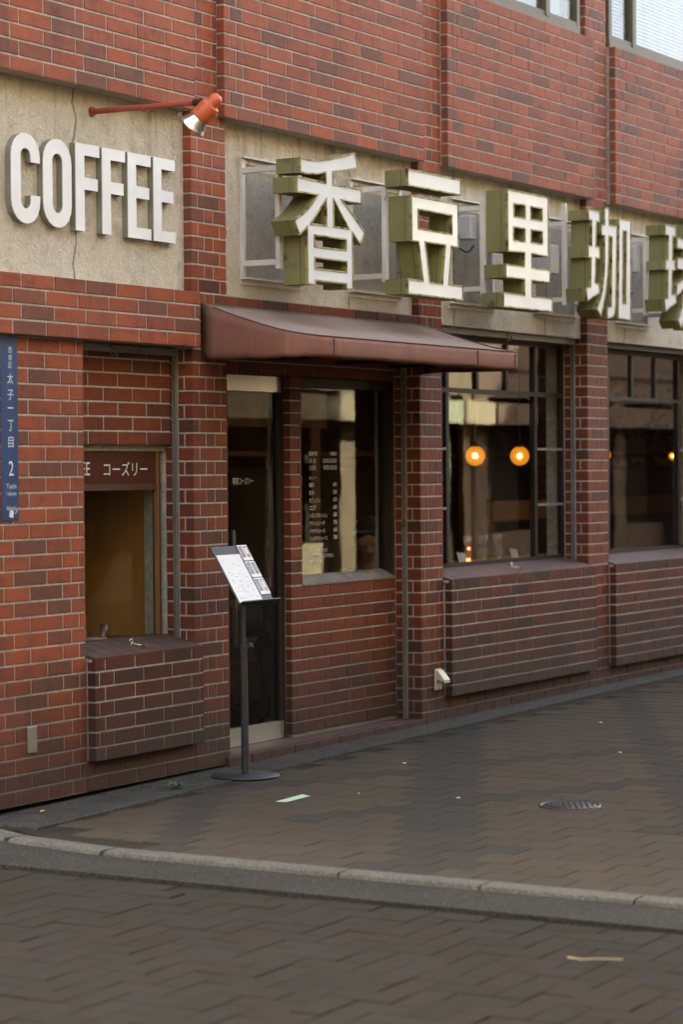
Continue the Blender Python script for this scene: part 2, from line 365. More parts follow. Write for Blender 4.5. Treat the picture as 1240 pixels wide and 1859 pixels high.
def text_obj(name, body, mat, parent, x0, x1, z0, z1, y, depth=.0015, T=None):
    """lettering as thin raised meshes, fitted to the rectangle (x0..x1, z0..z1) on the plane y, facing -Y"""
    cu = bpy.data.curves.new('lettering', 'FONT'); cu.body = body; cu.size = 1.0; cu.resolution_u = 2
    ob = bpy.data.objects.new('lettering', cu); COL.objects.link(ob)
    dg = bpy.context.evaluated_depsgraph_get(); me = bpy.data.meshes.new_from_object(ob.evaluated_get(dg), depsgraph=dg)
    bpy.data.objects.remove(ob); bpy.data.curves.remove(cu)
    xs = [v.co.x for v in me.vertices]; ys = [v.co.y for v in me.vertices]
    if not xs: return None
    ax, bx = min(xs), max(xs); ay, by = min(ys), max(ys); off = wloc(parent)
    for v in me.vertices:
        p = Vector((x0+(v.co.x-ax)/max(1e-6, bx-ax)*(x1-x0), y, z0+(v.co.y-ay)/max(1e-6, by-ay)*(z1-z0)))
        if T is not None: p = T @ p
        v.co = p-off
    me.materials.clear(); me.materials.append(mat)
    for p in me.polygons: p.material_index = 0
    o = bpy.data.objects.new(name, me); COL.objects.link(o); o.parent = parent; return o
# ------------------------------------------------------------------ ground, pavement, kerb, road
SL = 0.008
def gz(x): return SL*(x-12.0)
TILT = -math.atan(SL)
def slab(name, poly, mat, dz, thick=.05, kind='structure'):
    n = len(poly); m = MB()
    vs = [(x, y, gz(x)+dz-thick) for x, y in poly] + [(x, y, gz(x)+dz) for x, y in poly]
    m.add(vs, [tuple(range(n))[::-1], tuple(range(n, 2*n))] + [(i, (i+1) % n, n+(i+1) % n, n+i) for i in range(n)])
    return tag(m.build(name, mat), kind=kind)
tag(MB().add([(-250, -250, -.75), (350, -250, -.75), (350, 350, -.75), (-250, 350, -.75)], [(0, 1, 2, 3)]).build('ground', ASPH), kind='structure')
sidewalk = slab('sidewalk', [(7.80, -7.9), (40, -7.9), (40, .3), (8.02, .3), (8.02, -.30), (7.86, -.62), (7.80, -.95)], SAND, -.005, .2)
walk_strip = slab('wall_strip_pavement', [(8.06, -.36), (10.75, -.265), (13.4, -.212), (40, -.15), (40, .25), (8.06, .25)], ASPH, .004, .1)
road = slab('road', [(-40, -7.9), (7.36, -7.9), (7.36, .0), (7.56, 1.2), (7.6, 40), (-40, 40)], SAND, -.031, .2)
gut = slab('gutter', [(7.694, -7.9), (7.70, -.95), (7.79, -.45), (8.0, .02), (8.05, .5), (7.7, .9), (7.50, -.1), (7.37, -.7), (7.365, -7.9)], GUTTER, -.014, .2)
far_road = slab('road_far_side', [(-40, -7.904), (60, -7.904), (60, -30), (-40, -30)], ASPH, -.03, .1)
# kerb stones
kerb = empty('kerb', (7.7, -4, 0), kind='structure')
path = [(8.10, .02), (7.90, -.42), (7.81, -.95), (7.80, -2.03), (7.80, -2.62), (7.80, -3.22), (7.80, -3.82), (7.80, -4.42), (7.80, -5.02), (7.80, -5.62), (7.80, -6.8), (7.80, -7.85)]
for a, b in zip(path[:-1], path[1:]):
    A = Vector((*a, 0)); B = Vector((*b, 0)); L = (B-A).length; d = (B-A)/L; nrm = Vector((d.y, -d.x, 0))
    if nrm.x > 0: nrm = -nrm
    zt = gz(7.75)+.004; w = .100; g = .004
    prof = [(0, -.16), (0, 0), (w-.02, -.001), (w-.006, -.005), (w, -.018), (w, -.16)]
    k = len(prof); vs = [A+d*g+nrm*p+Vector((0, 0, zt+q)) for p, q in prof] + [B-d*g+nrm*p+Vector((0, 0, zt+q)) for p, q in prof]
    MB().add(vs, [tuple(range(k)), tuple(range(k, 2*k))[::-1]] + [(i, k+i, k+(i+1) % k, (i+1) % k) for i in range(k)]).build('kerb_stone', CONC, kerb)

def biggest(items, n, center):
    """the n items that show largest in the picture"""
    sc = []
    for it in items:
        u, v, d = project(center(it))
        sc.append((0 if (u < -30 or u > 1270 or v < -30 or v > 1889 or d < .5) else it[-1]/d**3, it))
    sc.sort(key=lambda t: -t[0]); return [i for s, i in sc[:n] if s > 0], [i for s, i in sc[:n] if s <= 0]+[i for s, i in sc[n:]]
# sidewalk pavers: running bond squares, charcoal ones forming a diamond lattice along the bond
PX, PY = .182, .185; pav = []
r = 0; x = 7.808
while x < 22.5:
    y = -.30 - (PY/2 if r % 2 else 0)
    ylim = -.36 if x < 9 else (-.27 if x < 11.5 else -.215)
    while y > -5.2:
        y0, y1 = y-PY, y
        if y1 > ylim: y1 = ylim-.004
        xc, yc = x+PX/2, (y-PY/2)
        if y1-y0 > .03 and not (x < 8.0 and y0 > -1.05 and (x < 7.86+.36*(y0+1.05))):
            a = abs((yc-.508*xc+6.37+.6) % 1.19-.6); b = abs((yc+.508*xc-3.18+.59) % 1.18-.59)
            cls = 0
            if a < .135 or b < .07: cls = 1
            if cls and xc < 9.05 and yc < -2.4: cls = 2
            if xc < 9.15 and yc < -2.6 and (a < .2 or b < .16): cls = 2
            pav.append((x, x+PX, y0, y1, cls, (y1-y0)*PX))
        y -= PY
    x += PX; r += 1
PM = [PAVER, PAVERD, PAVERL]
big, rest = biggest(pav, 300, lambda p: ((p[0]+p[1])/2, (p[2]+p[3])/2, 0))
G = .0016
for p in big:
    xc = (p[0]+p[1])/2; z = gz(xc)+random.uniform(-.0012, .0012)
    piece('paver', PM[p[4]], sidewalk, p[0]+G, p[1]-G, p[2]+G, p[3]-G, z-.05, z, .003, (random.uniform(-.004, .004), TILT+random.uniform(-.004, .004), 0))
mb = MB()
for p in rest:
    xc = (p[0]+p[1])/2; z = gz(xc)+random.uniform(-.001, .001)
    vs, fs = bevbox(p[1]-p[0]-2*G, p[3]-p[2]-2*G, .03, .003); o = Vector((xc, (p[2]+p[3])/2, z-.015))
    mb.add([Vector(v)+o for v in vs], fs, None, p[4])
mb.build('paver_field', PM, sidewalk, 'stuff')
# road: herringbone of two-to-one blocks
LB, WB = .216, .108; blk = []
for i in range(0, 40):
    for j in range(0, 62):      # 90 degree herringbone on a grid of block widths
        x0 = 4.0+i*WB; y0 = -6.2+j*WB; k = (i-j) % 4
        if k == 0: blk.append((x0, x0+LB, y0, y0+WB, LB*WB))
        elif k == 3: blk.append((x0, x0+WB, y0, y0+LB, LB*WB))
blk = [b for b in blk if b[1] < 7.42 and b[0] > 4.9 and b[2] > -6.2 and b[3] < .3]
big, rest = biggest(blk, 300, lambda p: ((p[0]+p[1])/2, (p[2]+p[3])/2, -.03))
for p in big:
    x1 = min(p[1], 7.362); 
    if x1-p[0] < .02: continue
    z = gz(p[0])-.026+random.uniform(-.002, .002)
    piece('paving_block', random.choice([ROADB, ROADG]), road, p[0]+.0016, x1-.0016, p[2]+.0016, p[3]-.0016, z-.05, z, .0025, (random.uniform(-.008, .008), TILT+random.uniform(-.008, .008), 0))
mb = MB()
for p in rest:
    x1 = min(p[1], 7.362)
    if x1-p[0] < .02: continue
    z = gz(p[0])-.026; vs, fs = bevbox(x1-p[0]-.0032, p[3]-p[2]-.0032, .04, .0025); o = Vector(((p[0]+x1)/2, (p[2]+p[3])/2, z-.02))
    mb.add([Vector(v)+o for v in vs], fs, None, random.randint(0, 1))
mb.build('paving_block_field', [ROADB, ROADG], road, 'stuff')

# ------------------------------------------------------------------ the brick building
CP = .0686; J = .0088
bld = empty('cafe_building', (12.0, 0.0, 0.0), 'red brick cafe building with cream plaster sign panels and recessed shop windows', 'building')
BMI = 0      # which brick: 0 faded orange upstairs, 1 red, 2 dark red
BR = []      # every brick: x0 x1 y0 y1 z0 z1 parent area
def brick(x0, x1, y0, y1, z0, z1, par):
    if x1-x0 < .008: return
    BR.append((x0, x1, y0, y1, z0, z1, par, BMI, (x1-x0)*(z1-z0)))
def core(name, *a): return bxo(name, MORTAR, bld, *a)
def rows(X0, X1, Yf, Z0, n, pitch, par, starts=((.110,), (.052, .110)), st=.2275, depth=.045, endmin=.03):
    for k in range(n):
        z0 = Z0+k*pitch+J/2; z1 = Z0+(k+1)*pitch-J/2; x = X0; pre = list(starts[k % 2])
        while x < X1-.005:
            w = pre.pop(0) if pre else st
            e = min(x+w, X1)
            if X1-e < endmin: e = X1
            brick(x, e, Yf, Yf+depth, z0, z1, par); x = e+.0092
def panel(name, X0, X1, Yf, Z0, n, pitch=CP, back=.0, **k):
    c = core(name, X0+.004, X1-.004, Yf+.0035, back, Z0+.004, Z0+n*pitch-.004)
    rows(X0, X1, Yf, Z0, n, pitch, c, **k); return c
UP = .0697
# upper storey panels, standing proud
panel('upper_brick_panel', 7.98, 9.767, -.049, 3.20, 15, UP, .06)
panel('upper_brick_panel', 10.025, 12.10, -.049, 3.20, 15, UP, .06)
panel('upper_brick_panel', 12.39, 14.44, -.049, 3.20, 15, UP, .06)
panel('upper_brick_panel', 14.772, 16.75, -.049, 3.20, 15, UP, .06); panel('upper_brick_panel', 17.08, 19.06, -.049, 3.20, 15, UP, .06)
for X0, X1 in ((7.98, 9.767), (10.025, 12.10)):
    panel('upper_brick_panel', X0, X1, -.049, 3.20+15*UP, 8, UP, .06)
BMI = 1
# pilasters
def pilaster(X0, X1, zsplit=3.2):
    global BMI
    c = core('pilaster', X0+.0035, X1-.0035, .0035, .3, 0, 5.0); w = X1-X0
    fA = (0, .375, .63, 1); fB = (0, .19, .82, 1)
    for k in range(72):
        z0 = k*CP+J/2; z1 = (k+1)*CP-J/2; f = fA if k % 2 else fB
        if z1 > 4.9: break
        for i in range(3):
            x0 = X0+w*f[i]+(.0045 if i else 0); x1 = X0+w*f[i+1]-(.0045 if i < 2 else 0)
            y1 = .045 if i else (.050 if k % 2 else .088)
            BMI = 0 if z0 > 2.35 else 1
            brick(x0, x1, 0, y1, z0, z1, c)
        if z0 < 2.4:
            if k % 2: brick(X0, X0+.04, .0585, .088, z0, z1, c)
            brick(X0, X0+.04, .119, .166, z0, z1, c)
    return c
pil1 = pilaster(9.797, 10.102); pil2 = pilaster(12.113, 12.386); pil3 = pilaster(14.408, 14.732); pil4 = pilaster(16.72, 17.05); pil5 = pilaster(19.03, 19.36)
# corner wall on the left
cw = core('corner_wall', 8.005, 8.8995, .0035, .3, 0, 2.06)
for k in range(30):
    z0 = k*CP+J/2; z1 = (k+1)*CP-J/2; x = 8.903
    ws = [.043, .113, .2275, .175] if k % 2 else [.100, .171, .2275]
    while x > 8.0:
        w = ws.pop(0) if ws else .2275
        e = max(8.0, x-w); brick(e, x, 0, .045 if x < 8.9 else .1, z0, z1, cw); x = e-.0092
BMI = 0; lint = panel('lintel_band', 7.98, 9.794, -.049, 2.058, 4, CP, .06)
BMI = 1
# plinth courses under the windows and sill panels with sloping tiled tops
def sill_bay(X0, X1, PX0, PX1, n):
    c = core('plinth', X0, X1, .005, .17, 0, .137+.0686*n-.03)
    rows(X0, X1, 0, 0, 2, CP, c, starts=((.16,), (.05,)))
    global BMI
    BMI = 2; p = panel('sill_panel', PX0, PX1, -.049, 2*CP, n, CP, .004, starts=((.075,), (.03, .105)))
    BMI = 1; zt = 2*CP+n*CP-.004
    top = core('sill_bed', X0, X1, -.03, .17, zt-.02, zt-.006)
    x = PX0+.004
    sb = empty('sloping_sill', ((X0+X1)/2, .05, zt)); sb.parent = bld; sb.location = Vector(((X0+X1)/2, .05, zt))-wloc(bld)
    while x < X1-.02:
        e = min(x+.108, X1-.001) if X1-x > .13 else X1-.001
        y0 = -.046
        MB().prismx([(y0, zt-.012), (y0, zt+.0005), (.168, zt+.052), (.168, zt-.012)], x, e-.004).build('sill_tile', SILLTILE, sb); x = e
    if PX1 > X1:   # end of the cap that runs in front of the pilaster
        MB().prismx([(-.046, zt-.012), (-.046, zt), (-.002, zt+.009), (-.002, zt-.012)], X1, PX1-.004).build('sill_tile', SILLTILE, sb)
    return zt
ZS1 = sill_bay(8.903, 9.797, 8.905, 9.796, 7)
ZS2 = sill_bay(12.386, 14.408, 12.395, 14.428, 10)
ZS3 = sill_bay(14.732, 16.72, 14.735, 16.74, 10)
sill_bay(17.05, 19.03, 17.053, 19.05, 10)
# bay 1: brick infill over the serving hatch
inf = panel('hatch_infill', 8.903, 9.793, .128, 1.585, 7, CP, .17, starts=((.205,), (.09,)), depth=.035)
core('infill_backing', 8.903, 9.797, .171, .30, 1.56, 2.4)
# bay 2: wall below the window, pier beside the door, lintel over both
BMI = 1
iw = core('dado_wall', 10.972, 12.113, .171, .30, .03, .845)
for k in range(12):
    z0 = .047+k*.0662+J/2; z1 = .047+(k+1)*.0662-J/2
    x = 10.967; pre = [.043, .113] if k % 2 else [.090]
    while x < 12.108:
        w = pre.pop(0) if pre else .2275
        e = min(x+w, 12.108); brick(x, e, .166, .205, z0, z1, iw); x = e+.0092
BMI = 1
pier = core('door_pier', 10.972, 11.080, .171, .30, .845, 1.96)
for k in range(17):
    z0 = .845+k*.0658+J/2; z1 = .845+(k+1)*.0658-J/2
    if k % 2: brick(10.967, 11.040, .166, .24, z0, z1, pier); brick(11.048, 11.084, .166, .205, z0, z1, pier)
    else: brick(10.967, 11.084, .166, .24, z0, z1, pier)
ln = core('door_lintel', 10.09, 12.113, .171, .30, 1.962, 2.4); rows(10.102, 12.108, .166, 1.957, 5, CP, ln)
gl = core('girdle_course', 10.09, 12.12, .012, .16, 2.262, 2.332); rows(10.102, 12.113, .006, 2.264, 1, CP, gl)
# threshold
th = core('threshold', 10.09, 12.125, .012, .30, -.06, .026)
bxo('threshold_top', SILLTILE, bld, 10.10, 12.115, .004, .30, .0265, .0325)
x = 10.06
while x < 12.16:
    e = min(x+random.uniform(.17, .235), 12.17); brick(x, e-.006, -.022, .03, -.03, .034, th); x = e
# plaster sign panels
def plaster(X0, X1, Z0): return bxo('plaster_panel', PLASTER, bld, X0, X1, .048, .10, Z0, 3.26)
plaster(7.98, 9.80, 2.33); plaster(10.10, 12.115, 2.333); plaster(12.385, 14.41, 2.30); plaster(14.73, 16.73, 2.30); plaster(17.04, 19.04, 2.30)
# body of the building
bxo('upper_storey', PLASTER, bld, 8.03, 24, .12, 9.0, 2.46, 11.0)
bxo('side_wall', PLASTER, bld, 8.03, 8.2, .3, 9.0, -.7, 2.455); bxo('end_wall', PLASTER, bld, 23.8, 24, .3, 9.0, -.7, 2.455)
bxo('street_wall', PLASTER, bld, 19.35, 24, .02, .3, -.7, 2.455)
bxo('footing', MORTAR, bld, 8.03, 24, .03, 9.0, -.7, -.03)
wallin = simple('interior_wall', (.20, .13, .075), .8, 0, .35, 2)
darkwall = simple('interior_dark_wall', (.05, .032, .022), .8, 0, .3, 2)
bxo('interior_back_wall', wallin, bld, 8.2, 23.8, 4.6, 4.8, -.03, 2.455)
bxo('interior_ceiling', wallin, bld, 8.2, 23.8, .31, 4.6, 2.42, 2.455)
bxo('interior_floor', WOODDARK, bld, 8.2, 23.8, .31, 4.6, -.03, .02)
bxo('interior_partition', darkwall, bld, 10.02, 10.08, .31, 4.6, .02, 2.42)
# ---- shutter rails and head boxes
def rail(X, z0, z1):
    m = MB()
    m.box(X-.014, X-.001, .092, .098, z0, z1); m.box(X-.014, X-.001, .112, .117, z0, z1); m.box(X-.003, X-.0005, .098, .112, z0, z1); m.box(X-.016, X-.0125, .090, .097, z0, z1)
    m.build('shutter_rail', STEEL, bld)
rail(9.797, ZS1+.03, 2.055); rail(12.113, .033, 2.03); rail(14.408, ZS2+.03, 2.28); rail(16.72, ZS3+.03, 2.28); rail(19.03, ZS3+.03, 2.28)
bxo('shutter_head', STEEL, bld, 8.905, 9.785, .085, .12, 2.022, 2.0575)
bxo('shutter_head', STEEL, bld, 12.388, 14.395, .085, .12, 2.262, 2.298)
bxo('shutter_head', DARKFRAME, bld, 14.735, 16.71, .085, .12, 2.262, 2.298); bxo('shutter_head', DARKFRAME, bld, 17.053, 19.02, .085, .12, 2.262, 2.298)
for X, Z in ((9.25, 2.028), (13.42, 2.268)):      # pull rings hanging at the shutter heads
    m = MB(); m.tube([(X+.026*math.cos(a), .075-.012*math.sin(a), Z-.002+.020*math.sin(a)) for a in [i*2*PI/14 for i in range(15)]], .0035, 6)
    m.box(X-.016, X+.016, .076, .086, Z+.012, Z+.024); m.build('pull_ring', STEEL, bld)
# ---- bay 1 hatch: sign board and fixed glass
hat = empty('serving_hatch', (9.35, .18, .65)); hat.parent = bld; hat.location = Vector((9.35, .18, .65))-wloc(bld); WLOC[hat.name] = Vector((9.35, .18, .65))
hm = MB(); hm.box(8.9, 9.76, .172, .21, 1.558, 1.588); hm.box(8.9, 9.76, .170, .21, 1.372, 1.402); hm.box(9.736, 9.76, .174, .205, .655, 1.558); hm.box(8.9, 9.76, .174, .205, .648, .668)
hm.build('frame', WOODDARK, hat)
MB().box(9.729, 9.739, .168, .19, .66, 1.56).build('frame_bead', WOODBROWN, hat)
fas = bxo('sign_board', SIGNBROWN, hat, 8.9, 9.736, .178, .186, 1.402, 1.558)
bxo('glass', GLASS, hat, 8.9, 9.736, .188, .192, .668, 1.372)
text_obj('lettering', 'コーズリー', PRINT, hat, 9.295, 9.655, 1.440, 1.508, .1765)
text_obj('lettering', 'COFFEE', PRINT, hat, 8.935, 9.186, 1.444, 1.507, .1765)
# ---- bay 2 door
dr = empty('glass_door', (10.53, .23, .035)); dr.parent = bld; dr.location = Vector((10.53, .23, .035))-wloc(bld); WLOC[dr.name] = Vector((10.53, .23, .035))
bxo('top_rail', ALU, dr, 10.10, 10.945, .205, .240, 1.874, 1.955)
bxo('kick_plate', ALU, dr, 10.10, 10.945, .205, .240, .036, .128)
MB().box(10.905, 10.945, .205, .24, .128, 1.874).build('stile', DARKFRAME, dr)
bxo('stile', DARKFRAME, dr, 10.10, 10.14, .205, .24, .128, 1.874)
bxo('glass', GLASS, dr, 10.14, 10.905, .220, .226, .128, 1.874)
bxo('door_frame', DARKFRAME, dr, 10.945, 10.970, .21, .29, .035, 1.96)
MB().box(10.395, 10.425, .165, .180, .93, 1.155).box(10.405, 10.415, .18, .221, .96, .975).box(10.405, 10.415, .18, .221, 1.11, 1.125).build('pull_handle', BLACKMETAL, dr)
text_obj('lettering', '喫茶コーズリー', PRINT, dr, 10.482, 10.680, 1.388, 1.424, .2185)
# ---- bay 2 window with the menu lettered on its glass
w1 = empty('menu_window', (11.6, .2, .85)); w1.parent = bld; w1.location = Vector((11.6, .2, .85))-wloc(bld); WLOC[w1.name] = Vector((11.6, .2, .85))
fm = MB(); fm.box(11.084, 11.094, .18, .25, .885, 1.957); fm.box(12.066, 12.09, .172, .25, .885, 1.957); fm.box(11.084, 12.09, .172, .25, 1.908, 1.957); fm.build('frame', DARKFRAME, w1)
bxo('frame_trim', WOODDARK, w1, 12.09, 12.113, .17, .25, .845, 1.957)
MB().prismx([(.160, .838), (.160, .848), (.235, .893), (.25, .893), (.25, .838)], 11.084, 12.10).build('sill', STONE, w1)
bxo('glass', GLASS, w1, 11.094, 12.066, .214, .219, .893, 1.908)
L, Rr, yy = 11.238, 11.532, .2125
def mt(body, z, h, x0=None, x1=None): text_obj('lettering', body, PRINT, w1, x0, x1, z-h/2, z+h/2, yy)
mt('営業時間', 1.549, .024, L, L+.085); mt('*日曜定休', 1.549, .022, Rr-.075, Rr)
mt('月-金', 1.511, .026, L, L+.072); mt('12:00-20:00', 1.511, .024, Rr-.15, Rr)
mt('土日祝', 1.473, .026, L, L+.072); mt('8:00-20:00', 1.473, .024, Rr-.138, Rr)
mt('メニュー', 1.418, .018, L, L+.08)
z = 1.378
for nm, pr, w in (('珈琲', '600', .05), ('紅茶', '500', .05), ('カフェオレ', '650', .116), ('ココア', '600', .07), ('レモンスカッシュ', '650', .185), ('クリームソーダ', '750', .16), ('バナナジュース', '600', .162), ('ミックスジュース', '700', .186)):
    mt(nm, z, .024, L, L+w); mt(pr, z+.002, .022, Rr-.038, Rr); z -= .0416
z -= .025
for nm, w in (('テイクアウトできます', .19), ('現金はご利用いただけません', .25), ('店内は禁煙です', .13)):
    mt(nm, z, .022, L, L+w); z -= .030
# ---- bays 3 and 4: steel sash windows
def sash(X0, X1, Zb, mull):
    cx = (X0+X1)/2; w = empty('steel_window', (cx, .17, Zb)); w.parent = bld; w.location = Vector((cx, .17, Zb))-wloc(bld); WLOC[w.name] = Vector((cx, .17, Zb))
    m = MB(); m.box(X0, X1, .166, .205, Zb, Zb+.022); m.box(X0, X1, .166, .205, 2.232, 2.262); m.box(X0, X0+.024, .166, .205, Zb, 2.262); m.box(X1-.024, X1, .166, .205, Zb, 2.262)
    m.build('frame', DARKFRAME, w)
    bxo('transom', DARKFRAME, w, X0+.024, X1-.024, .160, .20, 1.916, 1.944)
    a, b = mull
    for x in (a, b): bxo('mullion', DARKFRAME, w, x-.018, x+.018, .162, .20, Zb+.022, 2.232)
    for x in (a+(b-a)/3, a+2*(b-a)/3): bxo('glazing_bar', DARKFRAME, w, x-.016, x+.016, .165, .20, 1.944, 2.232)
    for lo, hi in ((X0+.024, a-.018), (b+.018, X1-.024)):
        for z in (1.58, 1.224): bxo('glazing_bar', STEEL, w, lo, hi, .163, .195, z-.008, z+.008)
    xs = [X0+.024, a-.018, a+.018, b-.018, b+.018, X1-.024]
    bxo('pane', GLASS, w, xs[2], xs[3], .178, .182, Zb+.022, 1.916)
    for lo, hi in ((xs[0], xs[1]), (xs[4], xs[5])):
        for z0, z1 in ((Zb+.022, 1.216), (1.232, 1.572), (1.588, 1.916), (1.944, 2.232)): bxo('pane', GLASS, w, lo, hi, .178, .182, z0, z1)
    t = (b-a)/3
    for i in range(3): bxo('pane', GLASS, w, a+i*t+.018, a+(i+1)*t-.018, .178, .182, 1.944, 2.232)
    return w
sash(12.388, 14.395, .872, (12.757, 13.967)); sash(14.735, 16.71, .872, (15.10, 16.352)); sash(17.053, 19.02, .872, (17.42, 18.66))
# ---- upper storey windows (sill line above the panels)
blind = simple('white_blind', (.42, .43, .42), .7, 0, .06, 3)
ZW = 3.20+15*UP
def upper_window(X0, X1, divs, slats):
    cx = (X0+X1)/2; w = empty('upper_window', (cx, .05, ZW)); w.parent = bld; w.location = Vector((cx, .05, ZW))-wloc(bld); WLOC[w.name] = Vector((cx, .05, ZW))
    m = MB(); m.box(X0, X1, .0, .075, ZW+.004, ZW+.055); m.box(X0, X1, .0, .075, ZW+1.15, ZW+1.20); m.box(X0, X0+.045, .002, .075, ZW+.055, ZW+1.15); m.box(X1-.045, X1, .002, .075, ZW+.055, ZW+1.15)
    m.build('frame', BRONZE, w); xs = [X0]+divs+[X1]
    for d in divs: bxo('mullion', BRONZE, w, d-.028, d+.028, -.004, .07, ZW+.055, ZW+1.15)
    for a, b in zip(xs[:-1], xs[1:]):
        bxo('casement', BRONZE, w, a+.028, b-.028, .004, .05, ZW+.056, ZW+.085)
        bxo('pane', GLASS2, w, a+.028, b-.028, .028, .033, ZW+.085, ZW+1.15)
    if slats:
        k = 0
        while k*.025 < 1.05:
            MB().prismx([(.085, ZW+.07+k*.025), (.085, ZW+.072+k*.025), (.10, ZW+.094+k*.025), (.10, ZW+.092+k*.025)], X0+.05, X1-.05).build('blind_slat', blind, w); k += 1
    else: bxo('curtain', blind, w, X0+.05, X1-.10, .10, .11, ZW+.06, ZW+1.15)
    return w
upper_window(12.45, 14.33, [13.84], False); upper_window(14.79, 16.68, [15.20], True); upper_window(17.1, 19.0, [17.5], True)
MB().cyl((14.315, -.008, ZW+.24), (14.315, -.008, ZW+.33), .011, .011, 10).build('hinge', BRASS, bld)

# ---- lay the bricks: the 320 that show largest are objects of their own
big, rest = biggest(BR, 320, lambda b: ((b[0]+b[1])/2, b[2], (b[4]+b[5])/2))
BMATS = [BRICK, BRICKR, BRICKD]
jit = lambda a: random.uniform(-a, a)
for b in big:
    dy = jit(.0009)
    piece('brick', BMATS[b[7]], b[6], b[0], b[1], b[2]+dy, b[3]+dy, b[4], b[5], .0022, (jit(.004), jit(.0015), jit(.004)))
mb = MB()
for b in rest:
    dy = jit(.0009); vs, fs = bevbox(b[1]-b[0], b[3]-b[2], b[5]-b[4], .0022)
    T = Matrix.Translation(((b[0]+b[1])/2, (b[2]+b[3])/2+dy, (b[4]+b[5])/2)) @ Matrix.Rotation(jit(.004), 4, 'Z') @ Matrix.Rotation(jit(.004), 4, 'X')
    mb.add(vs, fs, T, b[7])
mb.build('brickwork', BMATS, bld, 'stuff')
# ------------------------------------------------------------------ signs
def loops_norm(loops):
    out = []
    for i, lp in enumerate(loops):
        a = area2(lp); out.append(lp[::-1] if (a < 0) == (i == 0) else lp)
    return out
YF, YB = -.33, -.19
def kanji(name, label, shapes, posts, box=None, ptop=2.985):
    xs = [p[0] for sh in shapes for p in sh[0]]; cx = (min(xs)+max(xs))/2
    s = empty(name, (cx, .0, 2.39), label, 'sign', 'characters of the sign above the shop windows')
    side = MB(); back = MB(); face = MB(); trim = MB(); seam = MB()
    for sh in shapes:
        L = loops_norm(sh)
        for lp in L:
            n = len(lp); ins = inset(lp, .0055)
            side.add([(x, YF+.004, z) for x, z in lp]+[(x, YB, z) for x, z in lp], [(i, n+i, n+(i+1) % n, (i+1) % n) for i in range(n)])
            out = inset(lp, -.0022)
            # edge channel: front lip plus a short return along the side
            trim.add([(x, YF-.003, z) for x, z in out]+[(x, YF-.003, z) for x, z in ins]+[(x, YF+.003, z) for x, z in ins]+[(x, YF+.014, z) for x, z in out],
                     [(i, (i+1) % n, n+(i+1) % n, n+i) for i in range(n)]+[(n+i, n+(i+1) % n, 2*n+(i+1) % n, 2*n+i) for i in range(n)]+[(i, 3*n+i, 3*n+(i+1) % n, (i+1) % n) for i in range(n)])
            o2 = inset(lp, -.0012)
            seam.add([(x, YF+.040, z) for x, z in o2]+[(x, YF+.043, z) for x, z in o2], [(i, n+i, n+(i+1) % n, (i+1) % n) for i in range(n)])
        V, F = outline_mesh(L, YF+.001); face.add(V, F); V, F = outline_mesh(L, YB); back.add(V, F)
    side.v and side.build('box_side', OLIVE, s, recalc=False); back.build('box_back', OLIVE, s, recalc=False)
    face.build('face_panel', ACRYL, s, recalc=False); trim.build('edge_trim', TRIM, s, recalc=False); seam.build('seam', CABLE, s, recalc=False)
    zmax = max(p[1] for sh in shapes for p in sh[0])
    for i, X in enumerate(posts):
        br = MB(); br.box(X-.014, X+.014, .030, .048, 2.425, 3.05); br.box(X-.013, X+.013, YB+.001, YB+.027, 2.47, ptop if i == 0 else 2.97)
        for Z in (2.975, 2.505): br.box(X-.011, X+.011, YB+.026, .031, Z-.014, Z+.014)
        br.build('bracket', WHITESTEEL, s)
    for Z in (3.042, 2.432): MB().prismx([(.012, Z-.004), (.012, Z+.004), (.0475, Z+.004), (.0475, Z-.03), (.040, Z-.03), (.040, Z-.004)], posts[0]-.02, posts[-1]+.02).build('wall_rail', WHITESTEEL, s)
    bxo('bare_wall_patch', PLASTERD, s, posts[0]+.016, min(posts[-1]-.016, 12.10 if posts[0] < 12 else 14.39 if posts[0] < 14 else 99), .0455, .0478, 2.45, 2.985)
    for b in (box or []): MB().box(*b, b=.006).build('transformer_box', GREYBOX, s)
    return s
KA = [[(10.275, 3.012), (10.36, 3.010), (10.446, 3.015), (10.534, 3.028), (10.623, 3.047), (10.722, 3.068), (10.822, 3.093), (10.849, 3.018), (10.721, 2.992), (10.597, 2.972), (10.597, 2.909), (10.888, 2.912), (10.887, 2.834), (10.682, 2.838), (10.799, 2.769), (10.917, 2.692), (10.872, 2.624), (10.791, 2.677), (10.791, 2.388), (10.725, 2.388), (10.722, 2.411), (10.415, 2.411), (10.415, 2.389), (10.340, 2.389), (10.338, 2.672), (10.264, 2.627), (10.215, 2.697), (10.287, 2.728), (10.339, 2.756), (10.391, 2.796), (10.444, 2.841), (10.242, 2.838), (10.242, 2.915), (10.523, 2.910), (10.523, 2.962), (10.44, 2.945), (10.36, 2.938), (10.274, 2.937)],
      [(10.526, 2.826), (10.528, 2.696), (10.376, 2.692)], [(10.601, 2.829), (10.752, 2.697), (10.601, 2.697)],
      [(10.408, 2.636), (10.724, 2.638), (10.724, 2.585), (10.408, 2.581)], [(10.411, 2.524), (10.726, 2.526), (10.726, 2.473), (10.411, 2.471)]]
kanji('sign_character', 'white character 香 in a rusty olive box, with two slots and two triangular openings', [KA], [10.318, 10.86])
MAT = [[(11.386, 3.068), (12.002, 3.070), (12.0, 2.984), (11.386, 2.980)]]
